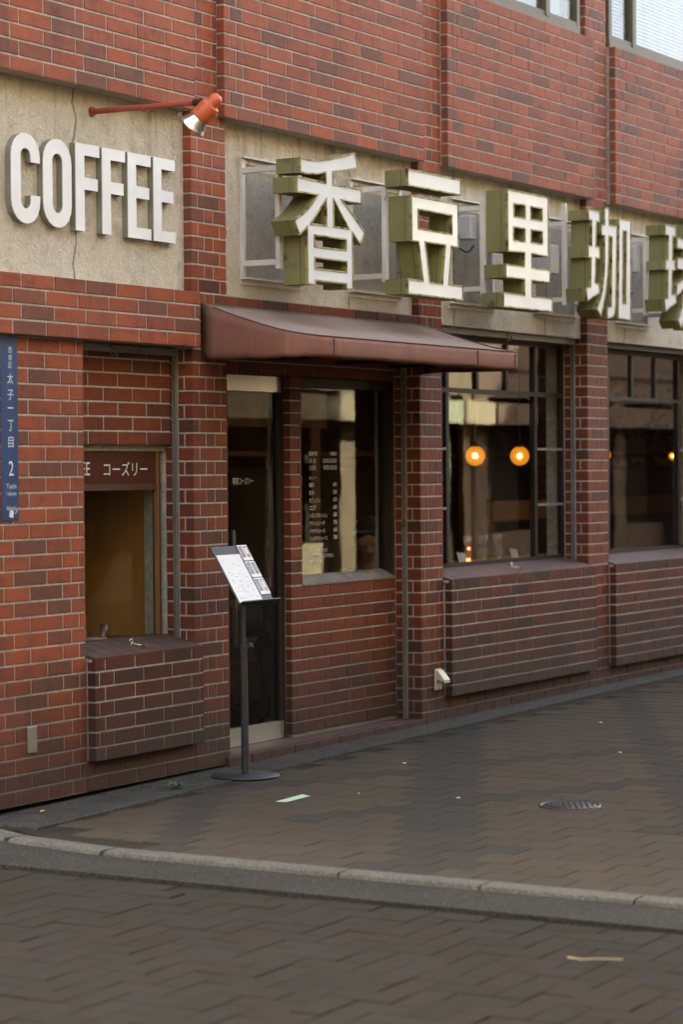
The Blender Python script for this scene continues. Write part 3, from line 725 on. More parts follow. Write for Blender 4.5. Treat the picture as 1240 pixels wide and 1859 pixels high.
MA = [[(11.425, 2.932), (11.968, 2.932), (11.971, 2.691), (11.887, 2.691), (11.851, 2.479), (12.018, 2.479), (12.018, 2.401), (11.381, 2.401), (11.381, 2.482), (11.551, 2.479), (11.502, 2.688), (11.425, 2.688)],
      [(11.50, 2.862), (11.89, 2.862), (11.89, 2.759), (11.50, 2.759)], [(11.579, 2.692), (11.814, 2.692), (11.775, 2.476), (11.631, 2.476)]]
kanji('sign_character', 'white character 豆 whose top bar floats above a box with one slot', [MAT, MA], [11.408, 11.96])
RI = [[(12.588, 3.074), (13.135, 3.077), (13.135, 2.722), (12.905, 2.725), (12.907, 2.643), (13.156, 2.645), (13.155, 2.568), (12.905, 2.568), (12.907, 2.474), (13.185, 2.477), (13.183, 2.397), (12.525, 2.392), (12.526, 2.476), (12.805, 2.474), (12.805, 2.568), (12.559, 2.564), (12.559, 2.640), (12.805, 2.642), (12.805, 2.724), (12.588, 2.716)],
      [(12.67, 2.998), (12.82, 3.0), (12.82, 2.926), (12.67, 2.924)], [(12.898, 3.0), (13.05, 3.002), (13.05, 2.930), (12.898, 2.928)], [(12.665, 2.862), (12.815, 2.864), (12.815, 2.788), (12.665, 2.786)], [(12.898, 2.864), (13.05, 2.866), (13.05, 2.793), (12.898, 2.791)]]
kanji('sign_character', 'white character 里 with four square holes over two crossbars', [RI], [12.572, 13.12], [(12.50, 12.57, -.135, -.03, 2.79, 2.93)], 3.045)
KO1 = [[(13.714, 3.059), (13.882, 3.058), (13.883, 2.992), (13.835, 2.993), (13.82, 2.838), (13.881, 2.838), (13.878, 2.765), (13.819, 2.766), (13.81, 2.612), (13.87, 2.606), (13.873, 2.551), (13.685, 2.489), (13.672, 2.57), (13.74, 2.578), (13.752, 2.762), (13.705, 2.761), (13.708, 2.835), (13.758, 2.835), (13.761, 2.994), (13.712, 2.993)]]
KO2 = [[(13.955, 3.09), (14.026, 3.093), (14.024, 2.986), (14.145, 2.989), (14.147, 2.942), (14.132, 2.711), (14.12, 2.484), (14.102, 2.435), (14.079, 2.411), (13.992, 2.397), (13.986, 2.464), (14.05, 2.476), (14.07, 2.913), (14.023, 2.917), (14.013, 2.768), (13.997, 2.66), (13.971, 2.572), (13.935, 2.48), (13.891, 2.402), (13.83, 2.446), (13.88, 2.51), (13.916, 2.569), (13.942, 2.66), (13.958, 2.764), (13.953, 2.914), (13.906, 2.915), (13.907, 2.98), (13.954, 2.981)]]
KO3 = [[(14.178, 3.038), (14.368, 3.041), (14.355, 2.405), (14.160, 2.405)], [(14.243, 2.966), (14.294, 2.967), (14.28, 2.506), (14.230, 2.506)]]
kanji('sign_character', 'white character 珈 of narrow curved strokes beside a tall slotted box', [KO1, KO2, KO3], [13.69, 14.30], [(13.56, 13.67, -.15, -.04, 2.66, 2.84)], 3.10)
HI1 = [[(14.934, 3.065), (15.113, 3.066), (15.111, 2.998), (15.065, 2.998), (15.054, 2.839), (15.103, 2.838), (15.102, 2.772), (15.053, 2.772), (15.044, 2.612), (15.112, 2.614), (15.118, 2.559), (14.935, 2.491), (14.912, 2.571), (14.972, 2.581), (14.982, 2.768), (14.936, 2.768), (14.94, 2.828), (14.983, 2.832), (14.986, 2.996), (14.934, 2.999)]]
HI2 = [[(15.27, 3.09), (15.34, 3.09), (15.335, 2.62), (15.31, 2.53), (15.27, 2.46), (15.20, 2.39), (15.15, 2.44), (15.22, 2.53), (15.255, 2.655), (15.122, 2.603), (15.131, 2.675), (15.265, 2.735), (15.265, 2.785), (15.14, 2.785), (15.141, 2.861), (15.265, 2.861), (15.265, 2.925), (15.14, 2.925), (15.14, 2.994), (15.268, 2.994)]]
HI3 = [[(15.40, 3.09), (15.47, 3.09), (15.47, 2.994), (15.60, 2.994), (15.60, 2.925), (15.47, 2.925), (15.47, 2.861), (15.60, 2.861), (15.60, 2.785), (15.47, 2.785), (15.47, 2.68), (15.61, 2.68), (15.61, 2.605), (15.47, 2.605), (15.47, 2.39), (15.40, 2.39)]]
kanji('sign_character', 'white character 琲 with pairs of short bars, last of the row', [HI1, HI2, HI3], [14.96, 15.5], [(14.84, 14.93, -.15, -.05, 2.75, 2.93)])
# loose supply cables behind the characters
def cable(pts, r=.006):
    P = [Vector(p) for p in pts]; P = [P[0]*2-P[1]]+P+[P[-1]*2-P[-2]]; out = []
    for i in range(1, len(P)-2):
        for k in range(6):
            t = k/6; out.append(.5*((2*P[i])+(P[i+1]-P[i-1])*t+(2*P[i-1]-5*P[i]+4*P[i+1]-P[i+2])*t*t+(3*P[i]-P[i-1]-3*P[i+1]+P[i+2])*t**3))
    return MB().tube(out+[P[-2]], r, 6)
cb = cable([(12.33, .04, 2.99), (12.38, -.02, 2.88), (12.46, -.06, 2.76), (12.54, -.09, 2.72), (12.60, -.10, 2.76)]).build('cable', CABLE); tag(cb, 'black cable drooping behind the character 里', 'cable')
cb = cable([(14.52, .03, 2.86), (14.56, -.02, 2.83), (14.60, -.03, 2.70), (14.66, -.06, 2.60), (14.78, -.09, 2.57), (14.90, -.11, 2.62)]).build('cable', CABLE); tag(cb, 'black cable looping between the characters 珈 and 琲', 'cable')

# COFFEE letters fixed flat on the first plaster panel
Y0, Y1, ZB, ZT = .012, .0475, 2.557, 2.955
def arc(cx, cz, r, a0, a1, n=10): return [(cx+r*math.cos(a0+(a1-a0)*i/n), cz+r*math.sin(a0+(a1-a0)*i/n)) for i in range(n+1)]
def letter(name, label, loops):
    L = loops_norm(loops); xs = [p[0] for p in L[0]]
    s = empty(name, ((min(xs)+max(xs))/2, Y1, ZB), label, 'letter', 'raised letters on the cream plaster')
    f = MB(); V, F = outline_mesh(L, Y0); f.add(V, F); V, F = outline_mesh(L, Y0+.004); f.add(V, F)
    sd = MB()
    for lp in L:
        n = len(lp); f.add([(x, Y0, z) for x, z in lp]+[(x, Y0+.004, z) for x, z in lp], [(i, n+i, n+(i+1) % n, (i+1) % n) for i in range(n)])
        q = inset(lp, .0006); sd.add([(x, Y0+.003, z) for x, z in q]+[(x, Y1+.002, z) for x, z in q], [(i, n+i, n+(i+1) % n, (i+1) % n) for i in range(n)])
    f.build('letter_face', WHITE, s, recalc=False); sd.build('letter_return', LETTERSIDE, s, recalc=False)
def C_shape(x0, x1):
    r = (x1-x0)/2; cx = (x0+x1)/2; st = .066; ri = r-st; zu = ZT-.125; zl = ZB+.128
    o = [(x1, zu)]+arc(cx, ZT-r, r, 0, PI)+arc(cx, ZB+r, r, PI, 2*PI)+[(x1, zl), (x1-st, zl)]
    return o+arc(cx, ZB+r, ri, 2*PI, PI)+arc(cx, ZT-r, ri, PI, 0)+[(x1-st, zu)]
def O_shape(x0, x1):
    r = (x1-x0)/2; cx = (x0+x1)/2; ri = r-.066
    return [arc(cx, ZT-r, r, 0, PI)+arc(cx, ZB+r, r, PI, 2*PI), arc(cx, ZT-r, ri, 0, PI)+arc(cx, ZB+r, ri, PI, 2*PI)]
def F_shape(x0, x1, e=False):
    st = .066; b = .052; m1, m0 = ZT-.153, ZT-.208
    p = [(x0, ZB)]+([(x1, ZB), (x1, ZB+b), (x0+st, ZB+b)] if e else [(x0+st, ZB)])
    return p+[(x0+st, m0), (x1-.014, m0), (x1-.014, m1), (x0+st, m1), (x0+st, ZT-b), (x1, ZT-b), (x1, ZT), (x0, ZT)]
letter('sign_letter', 'raised white letter C on the cream plaster', [C_shape(8.406, 8.611)])
letter('sign_letter', 'raised white letter O between the letters C and F', O_shape(8.635, 8.844))
letter('sign_letter', 'raised white letter F next to the letter O', [F_shape(8.876, 9.059)])
letter('sign_letter', 'raised white letter F next to the letter E', [F_shape(9.080, 9.262)])
letter('sign_letter', 'raised white letter E next to the letter F', [F_shape(9.284, 9.471, True)])
letter('sign_letter', 'raised white letter E beside the brick pilaster, ending the word', [F_shape(9.494, 9.674, True)])

# ------------------------------------------------------------------ awning
XL, XR, D = 9.876, 12.165, .62
aw = empty('door_awning', ((XL+XR)/2, 0, 2.01), 'weathered brown metal awning with a rounded skirt over the cafe door', 'awning')
def Zt(y): t = min(1, max(0, -y/D)); return 2.283-.178*(1-(1-t)**1.3)
plan = [(XL, .0)]+[(XL, -.42*i/6) for i in range(1, 7)]+[(XL+.2+.2*math.cos(a), -.42+.2*math.sin(a)) for a in [PI+PI/2*i/8 for i in range(1, 9)]]
plan += [(XL+.2+(XR-.08-XL-.2)*i/12, -D) for i in range(1, 13)]+[(XR-.08+.08*math.cos(a), -D+.08+.08*math.sin(a)) for a in [-PI/2+PI/2*i/5 for i in range(1, 6)]]+[(XR, -(D-.08)*(1-i/6)) for i in range(1, 7)]
def yfront(x):
    if x < XL+.2: d = x-XL-.2; return -.42-math.sqrt(max(0, .04-d*d))
    if x > XR-.08: d = x-XR+.08; return -D+.08-math.sqrt(max(0, .0064-d*d))
    return -D
rf = MB(); cols = sorted(set([XL+.2*(1-math.cos(PI/2*i/10)) for i in range(11)]+[XL+.2+(XR-.08-XL-.2)*i/28 for i in range(29)]+[XR-.08+.08*math.sin(PI/2*i/6) for i in range(7)])); NR = 12
sag = lambda x, t: -.006*math.sin(PI*t)*(.6+.5*math.sin(x*9)+.3*math.sin(x*23+t*4))
vs = []
for x in cols:
    yf = yfront(x)
    for j in range(NR+1): y = yf*j/NR; vs.append((x, y+.004, Zt(y)+sag(x, j/NR)))
fs = [(i*(NR+1)+j, (i+1)*(NR+1)+j, (i+1)*(NR+1)+j+1, i*(NR+1)+j+1) for i in range(len(cols)-1) for j in range(NR)]
rf.add(vs, fs, smooth=True); ro = rf.build('roof_sheet', AWN, aw)
sk = MB(); n = len(plan); rnd = random.Random(3)
dent = [rnd.uniform(-.0035, .0035) for _ in plan]
prof = [(0, 1), (.002, .75), (.003, .45), (.003, .12), (-.001, .0), (-.022, -.02)]
def nrm(i):
    a = Vector(plan[max(0, i-1)]); b = Vector(plan[min(n-1, i+1)]); d = (b-a).normalized(); return Vector((d.y, -d.x))*(-1)
cen = Vector(((XL+XR)/2, -.1))
vs = []
for i, (x, y) in enumerate(plan):
    nn = nrm(i)
    if nn.dot(Vector((x, y))-cen) < 0: nn = -nn
    zt = Zt(y)
    for o, k in prof:
        z = 2.012+(zt-2.012)*k if k >= 0 else 2.012-.008
        vs.append((x+nn.x*o, y+nn.y*o, z+dent[i]*(1-max(k, 0))))
m = len(prof)
sk.add(vs, [(i*m+j, (i+1)*m+j, (i+1)*m+j+1, i*m+j+1) for i in range(n-1) for j in range(m-1)], smooth=True)
so = sk.build('skirt', AWN, aw)
for o in (ro, so):
    md = o.modifiers.new('Solidify', 'SOLIDIFY'); md.thickness = .003; md.offset = 0
for x in (XL+.215, 10.9, 11.62, XR-.09): bxo('seam', simple('awning_seam', (.05, .025, .02), .7), aw, x-.0015, x+.0015, -D-.0095, -D-.001, 2.02, 2.095) if x != 10.9 else None
eb = [(x, y-.002 if abs(y+D) < .09 else y, Zt(y)+.001) for x, y in plan[1:-1]]
MB().tube(eb, .0032, 6).build('edge_bead', simple('weathered_edge', (.07, .045, .035), .8, 0, .6, 30), aw)
fr = MB(); fr.box(XL+.2, XR-.09, -.6, -.575, 2.015, 2.035)
for x in (XL+.23, 10.75, 11.45, XR-.1): fr.box(x-.012, x+.012, -.59, .16, 2.036, 2.056)
fr.build('inner_frame', DARKFRAME, aw)
MB().cyl((XL-.008, -.012, 2.028), (XL+.004, -.012, 2.028), .016, .016, 12).build('corner_bolt', DARKFRAME, aw)

# ------------------------------------------------------------------ wall spotlight over the word COFFEE
lp = empty('wall_spotlight', (9.05, .048, 3.11), 'orange spotlight with a spun aluminium reflector on a long red arm', 'lamp')
MB().cyl((9.05, .05, 3.117), (9.055, -.52, 3.112), .0135, .012, 14).cyl((9.05, .048, 3.117), (9.05, .036, 3.117), .024, .022, 14).cyl((9.053, -.24, 3.11), (9.053, -.26, 3.11), .017, .017, 12).build('arm', REDPIPE, lp)
MB().cyl((9.055, -.515, 3.112), (9.055, -.55, 3.110), .0165, .0165, 14).cyl((9.055, -.555, 3.110), (9.055, -.588, 3.108), .0185, .0185, 14).build('arm_joint', DARKFRAME, lp)
ax = Vector((-.10, .72, -.70)).normalized(); hc = Vector((9.055, -.640, 3.124)); LK = 1.14; LP = lambda pr: [(r*LK, h*LK) for r, h in pr]
hd = MB(); hd.lathe(LP([(0, -.012), (.016, -.010), (.024, 0), (.027, .012), (.027, .03), (.030, .034), (.037, .036), (.039, .04), (.040, .098), (.041, .103), (.036, .106)]), hc, ax, 28)
hd.build('housing', ORANGE, lp)
MB().box(9.043, 9.067, -.628, -.576, 3.085, 3.128, b=.008).build('yoke', ORANGE, lp)
rfm = MB(); rfm.lathe(LP([(.034, .098), (.037, .108), (.046, .128), (.054, .146), (.058, .150), (.0575, .153), (.052, .147), (.043, .127), (.033, .108)]), hc, ax, 32); rfm.build('reflector', CHROME, lp)
MB().sphere(hc+ax*.134, .022, 14, 8).build('bulb', simple('frosted_bulb', (.6, .6, .57), .3), lp)

# ------------------------------------------------------------------ street address plate
pl = empty('address_plate', (8.355, 0, 1.252), 'tall blue enamel street address plate with white Japanese characters', 'sign')
MB().box(8.296, 8.414, -.0045, -.0015, 1.252, 2.056, b=.0012).build('plate', BLUE, pl)
yp = -.0048; cx = 8.362
def vt(t, z1, z0, w, parent=pl): text_obj('lettering', t, PRINT, parent, cx-w/2, cx+w/2, z0, z1, yp)
for i, ch in enumerate('西成区'): vt(ch, 2.008-i*.033, 1.982-i*.033, .024)
for ch, z1, z0, w in (('太', 1.894, 1.848, .042), ('子', 1.822, 1.778, .042), ('一', 1.745, 1.740, .040), ('丁', 1.690, 1.642, .040), ('目', 1.616, 1.570, .036), ('2', 1.512, 1.448, .034)): vt(ch, z1, z0, w)
vt('Taishi', 1.412, 1.392, .068); vt('1-chome', 1.380, 1.361, .068); vt('Nishinari-ku', 1.316, 1.297, .068)
stk = MB().add([(8.344, -.0054, 1.268), (8.372, -.0054, 1.263), (8.376, -.0054, 1.290), (8.368, -.0054, 1.297), (8.349, -.0054, 1.296)], [(0, 1, 2, 3, 4)]).build('torn_sticker', PRINT, pl)
MB().add([(8.383, -.0062, 1.284), (8.388, -.0062, 1.280), (8.411, -.0062, 1.306), (8.405, -.0062, 1.310)], [(0, 1, 2, 3)]).build('strip_sticker', simple('pink_sticker', (.62, .42, .36), .7), pl)

# ------------------------------------------------------------------ small fittings on the wall
o = MB().box(8.461, 8.526, -.006, .001, .224, .341, b=.003).build('service_plate', ALU); tag(o, 'small stainless cover plate low on the corner wall', 'plate')
ob = empty('wall_outlet', (12.295, 0, .186), 'beige hooded outdoor socket low on the brick pilaster', 'socket')
MB().box(12.255, 12.335, -.014, -.0005, .186, .308, b=.004).build('back_plate', BEIGEPLASTIC, ob)
MB().prismx([(-.014, .300), (-.022, .302), (-.068, .246), (-.066, .232), (-.058, .236), (-.024, .248), (-.014, .235)], 12.262, 12.328).build('hood', BEIGEPLASTIC, ob)
bxo('lip', GREYBOX, ob, 12.264, 12.326, -.0695, -.060, .228, .236)
MB().cyl((12.295, -.0145, .196), (12.295, -.0165, .196), .003, .003, 8).build('screw', DARKFRAME, ob)
def latch(X, Y, Z, label):
    t = empty('sill_latch', (X, Y, Z), label, 'latch', 'shutter latches left on the window sills')
    MB().tube([(X-.012+.011*math.cos(a), Y, Z+.022+.011*math.sin(a)) for a in [i*2*PI/12 for i in range(13)]], .0028, 6).cyl((X-.012, Y, Z), (X-.012, Y, Z+.013), .004, .004, 8).build('staple', CHROME, t)
    MB().box(-.004, .004, -.05, .0, 0, .003, T=Matrix.Translation((X-.008, Y-.005, Z+.010)) @ Matrix.Rotation(.5, 4, 'Z') @ Matrix.Rotation(.18, 4, 'X')).build('hasp', CHROME, t)
    MB().cyl((X+.014, Y-.058, Z-.004), (X+.014, Y-.058, Z+.004), .014, .014, 14).box(X+.0, X+.018, Y-.07, Y-.055, Z-.003, Z+.006).build('brass_tag', BRASS, t)
latch(9.345, .055, ZS1+.026, 'small chrome latch with a brass tag on the serving hatch sill')
latch(13.40, .055, ZS2+.026, 'small chrome latch with a brass tag on the steel window sill')

# ------------------------------------------------------------------ menu stand and its papers
BX, BY = 9.815, -.272; bz = gz(BX)+.003
ms = empty('menu_stand', (BX, BY, bz), 'black metal menu stand with a sloping board on a round base', 'menu stand')
MB().lathe([(0, 0), (.166, 0), (.168, .003), (.166, .007), (.03, .010), (0, .010)], (BX, BY, bz), n=48).build('base', BLACKMETAL, ms)
MB().cyl((BX, BY, bz+.008), (BX-.010, BY, .60), .0185, .0175, 20).cyl((BX-.010, BY, .595), (BX-.012, BY, .62), .020, .020, 20).build('lower_pole', BLACKMETAL, ms)
MB().cyl((BX-.0115, BY, .60), (BX-.016, BY, .895), .0125, .0125, 18).build('upper_pole', BLACKMETAL, ms)
kn = MB().cyl((BX-.012, BY, .612), (BX+.03, BY-.006, .612), .005, .005, 8)
kn.lathe([(0, 0), (.016, 0), (.019, .008), (.016, .017), (0, .017)], (BX+.028, BY-.006, .612), (1, -.1, 0), 10).build('knob', BLACKMETAL, ms)
bu = Vector((1, 0, 0)); bvv = Vector((0, -.165, -.272)); bn = bu.cross(bvv).normalized()
if bn.y > 0: bn = -bn
BO = Vector((9.655, -.185, 1.096))           # top left corner of the board
def bp(s, t, h=0): return BO+bu*(.312*s)+bvv*t+bn*h
def sheet(m, s0, s1, t0, t1, h0, h1):
    q = [(s0, t0), (s1, t0), (s1, t1), (s0, t1)]; vs = [bp(a, b, h0) for a, b in q]+[bp(a, b, h1) for a, b in q]
    return m.add(vs, [(0, 1, 2, 3), (7, 6, 5, 4)]+[(i, 4+i, 4+(i+1) % 4, (i+1) % 4) for i in range(4)])
sheet(MB(), 0, 1, 0, 1, -.004, 0).build('board', BLACKMETAL, ms)
sheet(MB(), -.01, 1.07, .985, 1.0, -.004, .028).build('ledge', BLACKMETAL, ms)
mn = empty('menu_sheet', bp(.35, .6, .001), 'white menu sheet with faint handwriting on the sloping stand', 'menu')
sheet(MB(), .03, .69, .15, .985, .001, .0022).build('paper', PAPER, mn)
rnd = random.Random(11); sc = MB()
for k in range(46):
    s0 = .08+rnd.random()*.5; t0 = .22+rnd.random()*.68; sheet(sc, s0, s0+rnd.uniform(.015, .07), t0, t0+rnd.uniform(.004, .011), .0023, .0025)
sheet(sc, .10, .32, .90, .905, .0023, .0025)
sc.build('handwriting', INK, mn)
for i, (t0, t1, lab) in enumerate(((.0, .27, 'photo card with two drinks at the top of the menu board'), (.29, .565, 'photo card with two drinks halfway down the menu board'), (.58, .865, 'photo card with two drinks just above the menu board ledge'))):
    pc = empty('photo_card', bp(.86, (t0+t1)/2, .002), lab, 'card', 'photo cards beside the menu sheet')
    sheet(MB(), .72, 1.0, t0, t1, .0025, .0036).build('card', PAPER, pc)
    for s0, s1, mt_ in ((.74, .845, PHOTOA), (.875, .98, PHOTOB if i != 1 else PHOTOA)):
        sheet(MB(), s0, s1, t0+.02, t1-.055, .0037, .0040).build('photo', mt_, pc)
        sheet(MB(), s0+.03, s1-.03, t0+.05, t1-.11, .0041, .0043).build('photo_detail', PHOTOB if mt_ is PHOTOA else PAPER, pc)

# ------------------------------------------------------------------ things on the ground
mh = empty('manhole_cover', (9.624, -2.082, gz(9.62)), 'small round cast iron cover set in the brown pavers', 'manhole cover')
TM = Matrix.Translation((9.624, -2.082, gz(9.62)+.001)) @ Matrix.Rotation(TILT, 4, 'Y')
MB().lathe([(0, .004), (.118, .004), (.120, .002), (.120, -.01)], (0, 0, 0), n=36, T=TM).build('lid', IRON, mh)
MB().lathe([(.124, -.01), (.124, .005), (.136, .005), (.138, -.01)], (0, 0, 0), n=36, T=TM).build('rim', IRON, mh)
st = MB()
for i in range(-4, 5):
    for j in range(-4, 5):
        if math.hypot(i, j) < 4.3: st.box(i*.025-.008, i*.025+.008, j*.025-.004, j*.025+.004, .0035, .0075, T=TM @ Matrix.Rotation(.5, 4, 'Z'))
st.build('tread_pattern', IRON, mh)
def decal(name, pts, mat, label, cat, h=.002):
    m = MB(); n = len(pts); m.add([(x, y, gz(x)+.0022) for x, y in pts]+[(x, y, gz(x)+.0022+h) for x, y in pts], [tuple(range(n))[::-1], tuple(range(n, 2*n))]+[(i, (i+1) % n, n+(i+1) % n, n+i) for i in range(n)])
    return tag(m.build(name, mat), label, cat)
TAPE = simple('green_tape', (.40, .56, .38), .5, 0, .12, 40)
decal('tape_strip', [(9.155, -.855), (9.165, -.905), (9.37, -.905), (9.40, -.845)], TAPE, 'strip of pale green tape stuck on the brown pavers', 'tape')
leafm = simple('weed_leaf', (.085, .13, .035), .6, 0, .4, 40)
wd = empty('weed', (9.30, -.205, gz(9.3)+.004), 'small green weed growing in the gap at the wall foot', 'plant')
rnd = random.Random(5)
for k in range(16):
    a = rnd.uniform(0, 2*PI); L_ = rnd.uniform(.04, .085); wv = rnd.uniform(.006, .010); d = Vector((math.cos(a), math.sin(a), 0)); sd = Vector((-d.y, d.x, 0)); b0 = Vector((9.30, -.205, gz(9.3)+.004)); hh = rnd.uniform(.012, .035)
    pts = [b0, b0+d*L_*.4+sd*wv+Vector((0, 0, hh)), b0+d*L_+Vector((0, 0, hh*.6)), b0+d*L_*.4-sd*wv+Vector((0, 0, hh)), b0+d*L_*.45+Vector((0, 0, hh-.004))]
    MB().add(pts, [(0, 1, 4), (1, 2, 4), (2, 3, 4), (3, 0, 4)]).build('leaf', leafm, wd, recalc=False)
tw = MB().tube([(6.86, -3.36, gz(6.8)-.026), (6.84, -3.42, gz(6.8)-.024), (6.86, -3.46, gz(6.8)-.022), (6.90, -3.53, gz(6.8)-.024)], .0035, 6).build('straw', simple('dry_straw', (.36, .28, .15), .7)); tag(tw, 'dry pale twig lying on the road paving blocks', 'twig')
lf = MB().add([(8.42, -.10, gz(8.4)+.006), (8.445, -.115, gz(8.4)+.014), (8.47, -.10, gz(8.4)+.008), (8.44, -.085, gz(8.4)+.012)], [(0, 1, 2, 3)]); lf = lf.build('fallen_leaf', simple('yellow_leaf', (.50, .34, .03), .6)); tag(lf, 'single yellow leaf at the foot of the corner wall', 'leaf')
LIT = simple('litter_scrap', (.62, .60, .55), .7)
for (x, y, w, l) in ((9.53, -1.07, .010, .014), (9.6, -1.55, .018, .03), (7.55, -1.19, .02, .035), (11.4, -1.55, .012, .03), (10.55, -.75, .02, .03), (12.6, -.9, .02, .03), (6.7, -.9, .02, .02)):
    zz = gz(x)+(.003 if x > 7.8 else -.020)
    m = MB().add([(x, y, zz), (x+w, y+l*.2, zz+.004), (x+w*.8, y+l, zz+.001), (x-w*.3, y+l*.8, zz+.005)], [(0, 1, 2, 3)]).build('litter_scrap', LIT)
    tag(m, 'tiny pale scrap of litter '+('on the brown pavers' if x > 7.8 else 'in the gutter' if x > 7.3 else 'on the road blocks'), 'litter', 'scraps of litter on the paving')
gv = MB(); rnd = random.Random(9)
for k in range(520):
    if k < 260: x = rnd.uniform(8.2, 15); y = -abs(rnd.gauss(0, .10))-.01; zz = gz(x)+.004
    elif k < 430: y = rnd.uniform(-5, -.6); x = 7.675-abs(rnd.gauss(0, .05)); zz = gz(x)-.014
    else: x = rnd.uniform(7.9, 14); y = rnd.uniform(-3.6, -.3); zz = gz(x)
    r = rnd.uniform(.0015, .0045); a = rnd.uniform(0, 3)
    vs = [Vector((r*math.cos(a+q*2.1)*rnd.uniform(.7, 1.3), r*math.sin(a+q*2.1)*rnd.uniform(.7, 1.3), 0)) for q in range(3)]+[Vector((0, 0, r*rnd.uniform(.5, 1)))]
    gv.add([v+Vector((x, y, zz)) for v in vs], [(0, 1, 3), (1, 2, 3), (2, 0, 3)])
tag(gv.build('gravel', CONC), 'loose grit lying along the wall foot and kerb', 'gravel', kind='stuff')
# ------------------------------------------------------------------ inside the cafe
bxo('hatch_partition', WOODAMBER, bld, 9.985, 10.018, .32, 1.6, .02, 2.42)
bxo('hatch_post', WOODDARK, bld, 9.46, 9.50, .62, .66, .02, 2.42)
bxo('hatch_counter', WOODDARK, bld, 8.95, 9.984, .215, .62, .600, .632)
def shelf_unit(name, x0, x1, y0, y1, zs, label):
    t = empty(name, ((x0+x1)/2, (y0+y1)/2, .02), label, 'shelf')
    for x in (x0, x1-.02): bxo('side_panel', WOODDARK, t, x, x+.02, y0, y1, .02, zs[-1]+.02)
    for z in zs: bxo('shelf_board', WOODDARK, t, x0+.02, x1-.02, y0, y1, z-.02, z)
    return t
shelf_unit('book_shelf', 11.55, 12.42, .95, 1.2, [.12, .445, .80], 'dark low book shelf behind the glass door')
rnd = random.Random(21); x = 11.60; bm_ = [simple('book_cream', (.42, .34, .20), .7), simple('book_ochre', (.30, .17, .05), .7), simple('book_brown', (.16, .09, .05), .7)]
cols_ = ['cream', 'ochre', 'brown']; kb = 0
while x < 12.30:
    w = rnd.uniform(.025, .05); ci = rnd.randrange(3); hh = rnd.uniform(.20, .27)
    t = MB().box(x, x+w-.004, .952, 1.10, .447, .447+hh, b=.003).build('book', bm_[ci])
    tag(t, f'{cols_[ci]} book standing on the low shelf behind the door', 'book', 'books on the low shelf'); x += w+(.05 if kb == 2 else 0); kb += 1
# counter under the steel window and what stands on it
bxo('window_counter', WOODDARK, bld, 12.40, 16.6, .21, .75, .83, .862)
clear = glass_mat('lab_glass', (.96, .96, .95), 1.6, 0)
red = emit_mat('red_burner_glow', (1.0, .06, .02), 3.0)
for i, (X, lab) in enumerate(((13.57, 'coffee siphon with a glowing red burner on the window counter'), (13.78, 'coffee siphon in the middle of the three on the window counter'), (13.99, 'coffee siphon beside the window mullion on the counter'))):
    t = empty('coffee_siphon', (X, .45, .862), lab, 'coffee maker', 'coffee siphons on the window counter')
    MB().lathe([(0, 0), (.045, 0), (.045, .012), (.01, .016), (0, .016)], (X, .45, .862), n=20).cyl((X+.038, .45, .87), (X+.038, .45, 1.03), .005, .005, 8).box(X-.01, X+.04, .445, .455, .985, .995).build('stand', BRASS, t)
    MB().sphere((X, .45, .925), .034, 16, 10).build('flask', clear, t)
    MB().lathe([(.008, .09), (.012, .105), (.032, .12), (.034, .175), (.033, .175), (.031, .122)], (X, .45, .862), n=18).build('upper_chamber', clear, t)
    MB().cyl((X, .45, .876), (X, .45, .89), .014, .010, 12).build('burner', BRASS if i else red, t)
    if i == 0: MB().sphere((X-.012, .44, .955), .008, 10, 6).build('indicator_light', red, t)
for X, lab in ((13.41, 'pale card propped on the window counter beside the siphons'), (14.15, 'pale card propped on the window counter near the mullion')):
    m = MB().box(-.05, .05, -.002, .002, 0, .075, T=Matrix.Translation((X, .40, .863)) @ Matrix.Rotation(-.35, 4, 'X') @ Matrix.Rotation(.12, 4, 'Y')).build('counter_card', simple('card_stock', (.50, .44, .36), .7)); tag(m, lab, 'card', 'cards on the window counter')
# plates and glasses in the hatch
for z, r, lab in ((.634, .085, 'lower cream plate of the pair stacked in the hatch'), (.650, .072, 'upper cream plate of the pair stacked in the hatch')):
    m = MB().lathe([(0, 0), (r*.6, 0), (r, .010), (r, .013), (r*.58, .004), (0, .004)], (9.40, .33, z), n=28).build('plate', simple('cream_ware', (.62, .56, .42), .3)); tag(m, lab, 'plate')
for X, Y, hh, lab in ((9.53, .35, .09, 'tall clear glass standing in the hatch'), (9.455, .42, .06, 'short clear tumbler beside the plates in the hatch')):
    m = MB().lathe([(0, 0), (.022, 0), (.026, hh), (.024, hh), (.020, .005), (0, .005)], (X, Y, .633), n=18).build('drinking_glass', clear); tag(m, lab, 'glass')
# pendant globe lamps
GLOBE = NT('amber_globe'); GLOBE.n.remove(GLOBE.b)
em = GLOBE.node('ShaderNodeEmission'); em.inputs['Color'].default_value = (1.0, .36, .03, 1); em.inputs['Strength'].default_value = .075
tr = GLOBE.node('ShaderNodeBsdfTransparent'); tr.inputs['Color'].default_value = (1.0, .60, .20, 1)
mx = GLOBE.node('ShaderNodeMixShader'); mx.inputs[0].default_value = .7
GLOBE.l.new(tr.outputs[0], mx.inputs[1]); GLOBE.l.new(em.outputs[0], mx.inputs[2]); GLOBE.l.new(mx.outputs[0], GLOBE.out.inputs[0])
def glow(name, col, st, a):
    g = NT(name); g.n.remove(g.b); e = g.node('ShaderNodeEmission'); e.inputs[0].default_value = (*col, 1); e.inputs[1].default_value = st
    q = g.node('ShaderNodeBsdfTransparent'); m = g.node('ShaderNodeMixShader'); m.inputs[0].default_value = a
    g.l.new(q.outputs[0], m.inputs[1]); g.l.new(e.outputs[0], m.inputs[2]); g.l.new(m.outputs[0], g.out.inputs[0]); return g.m
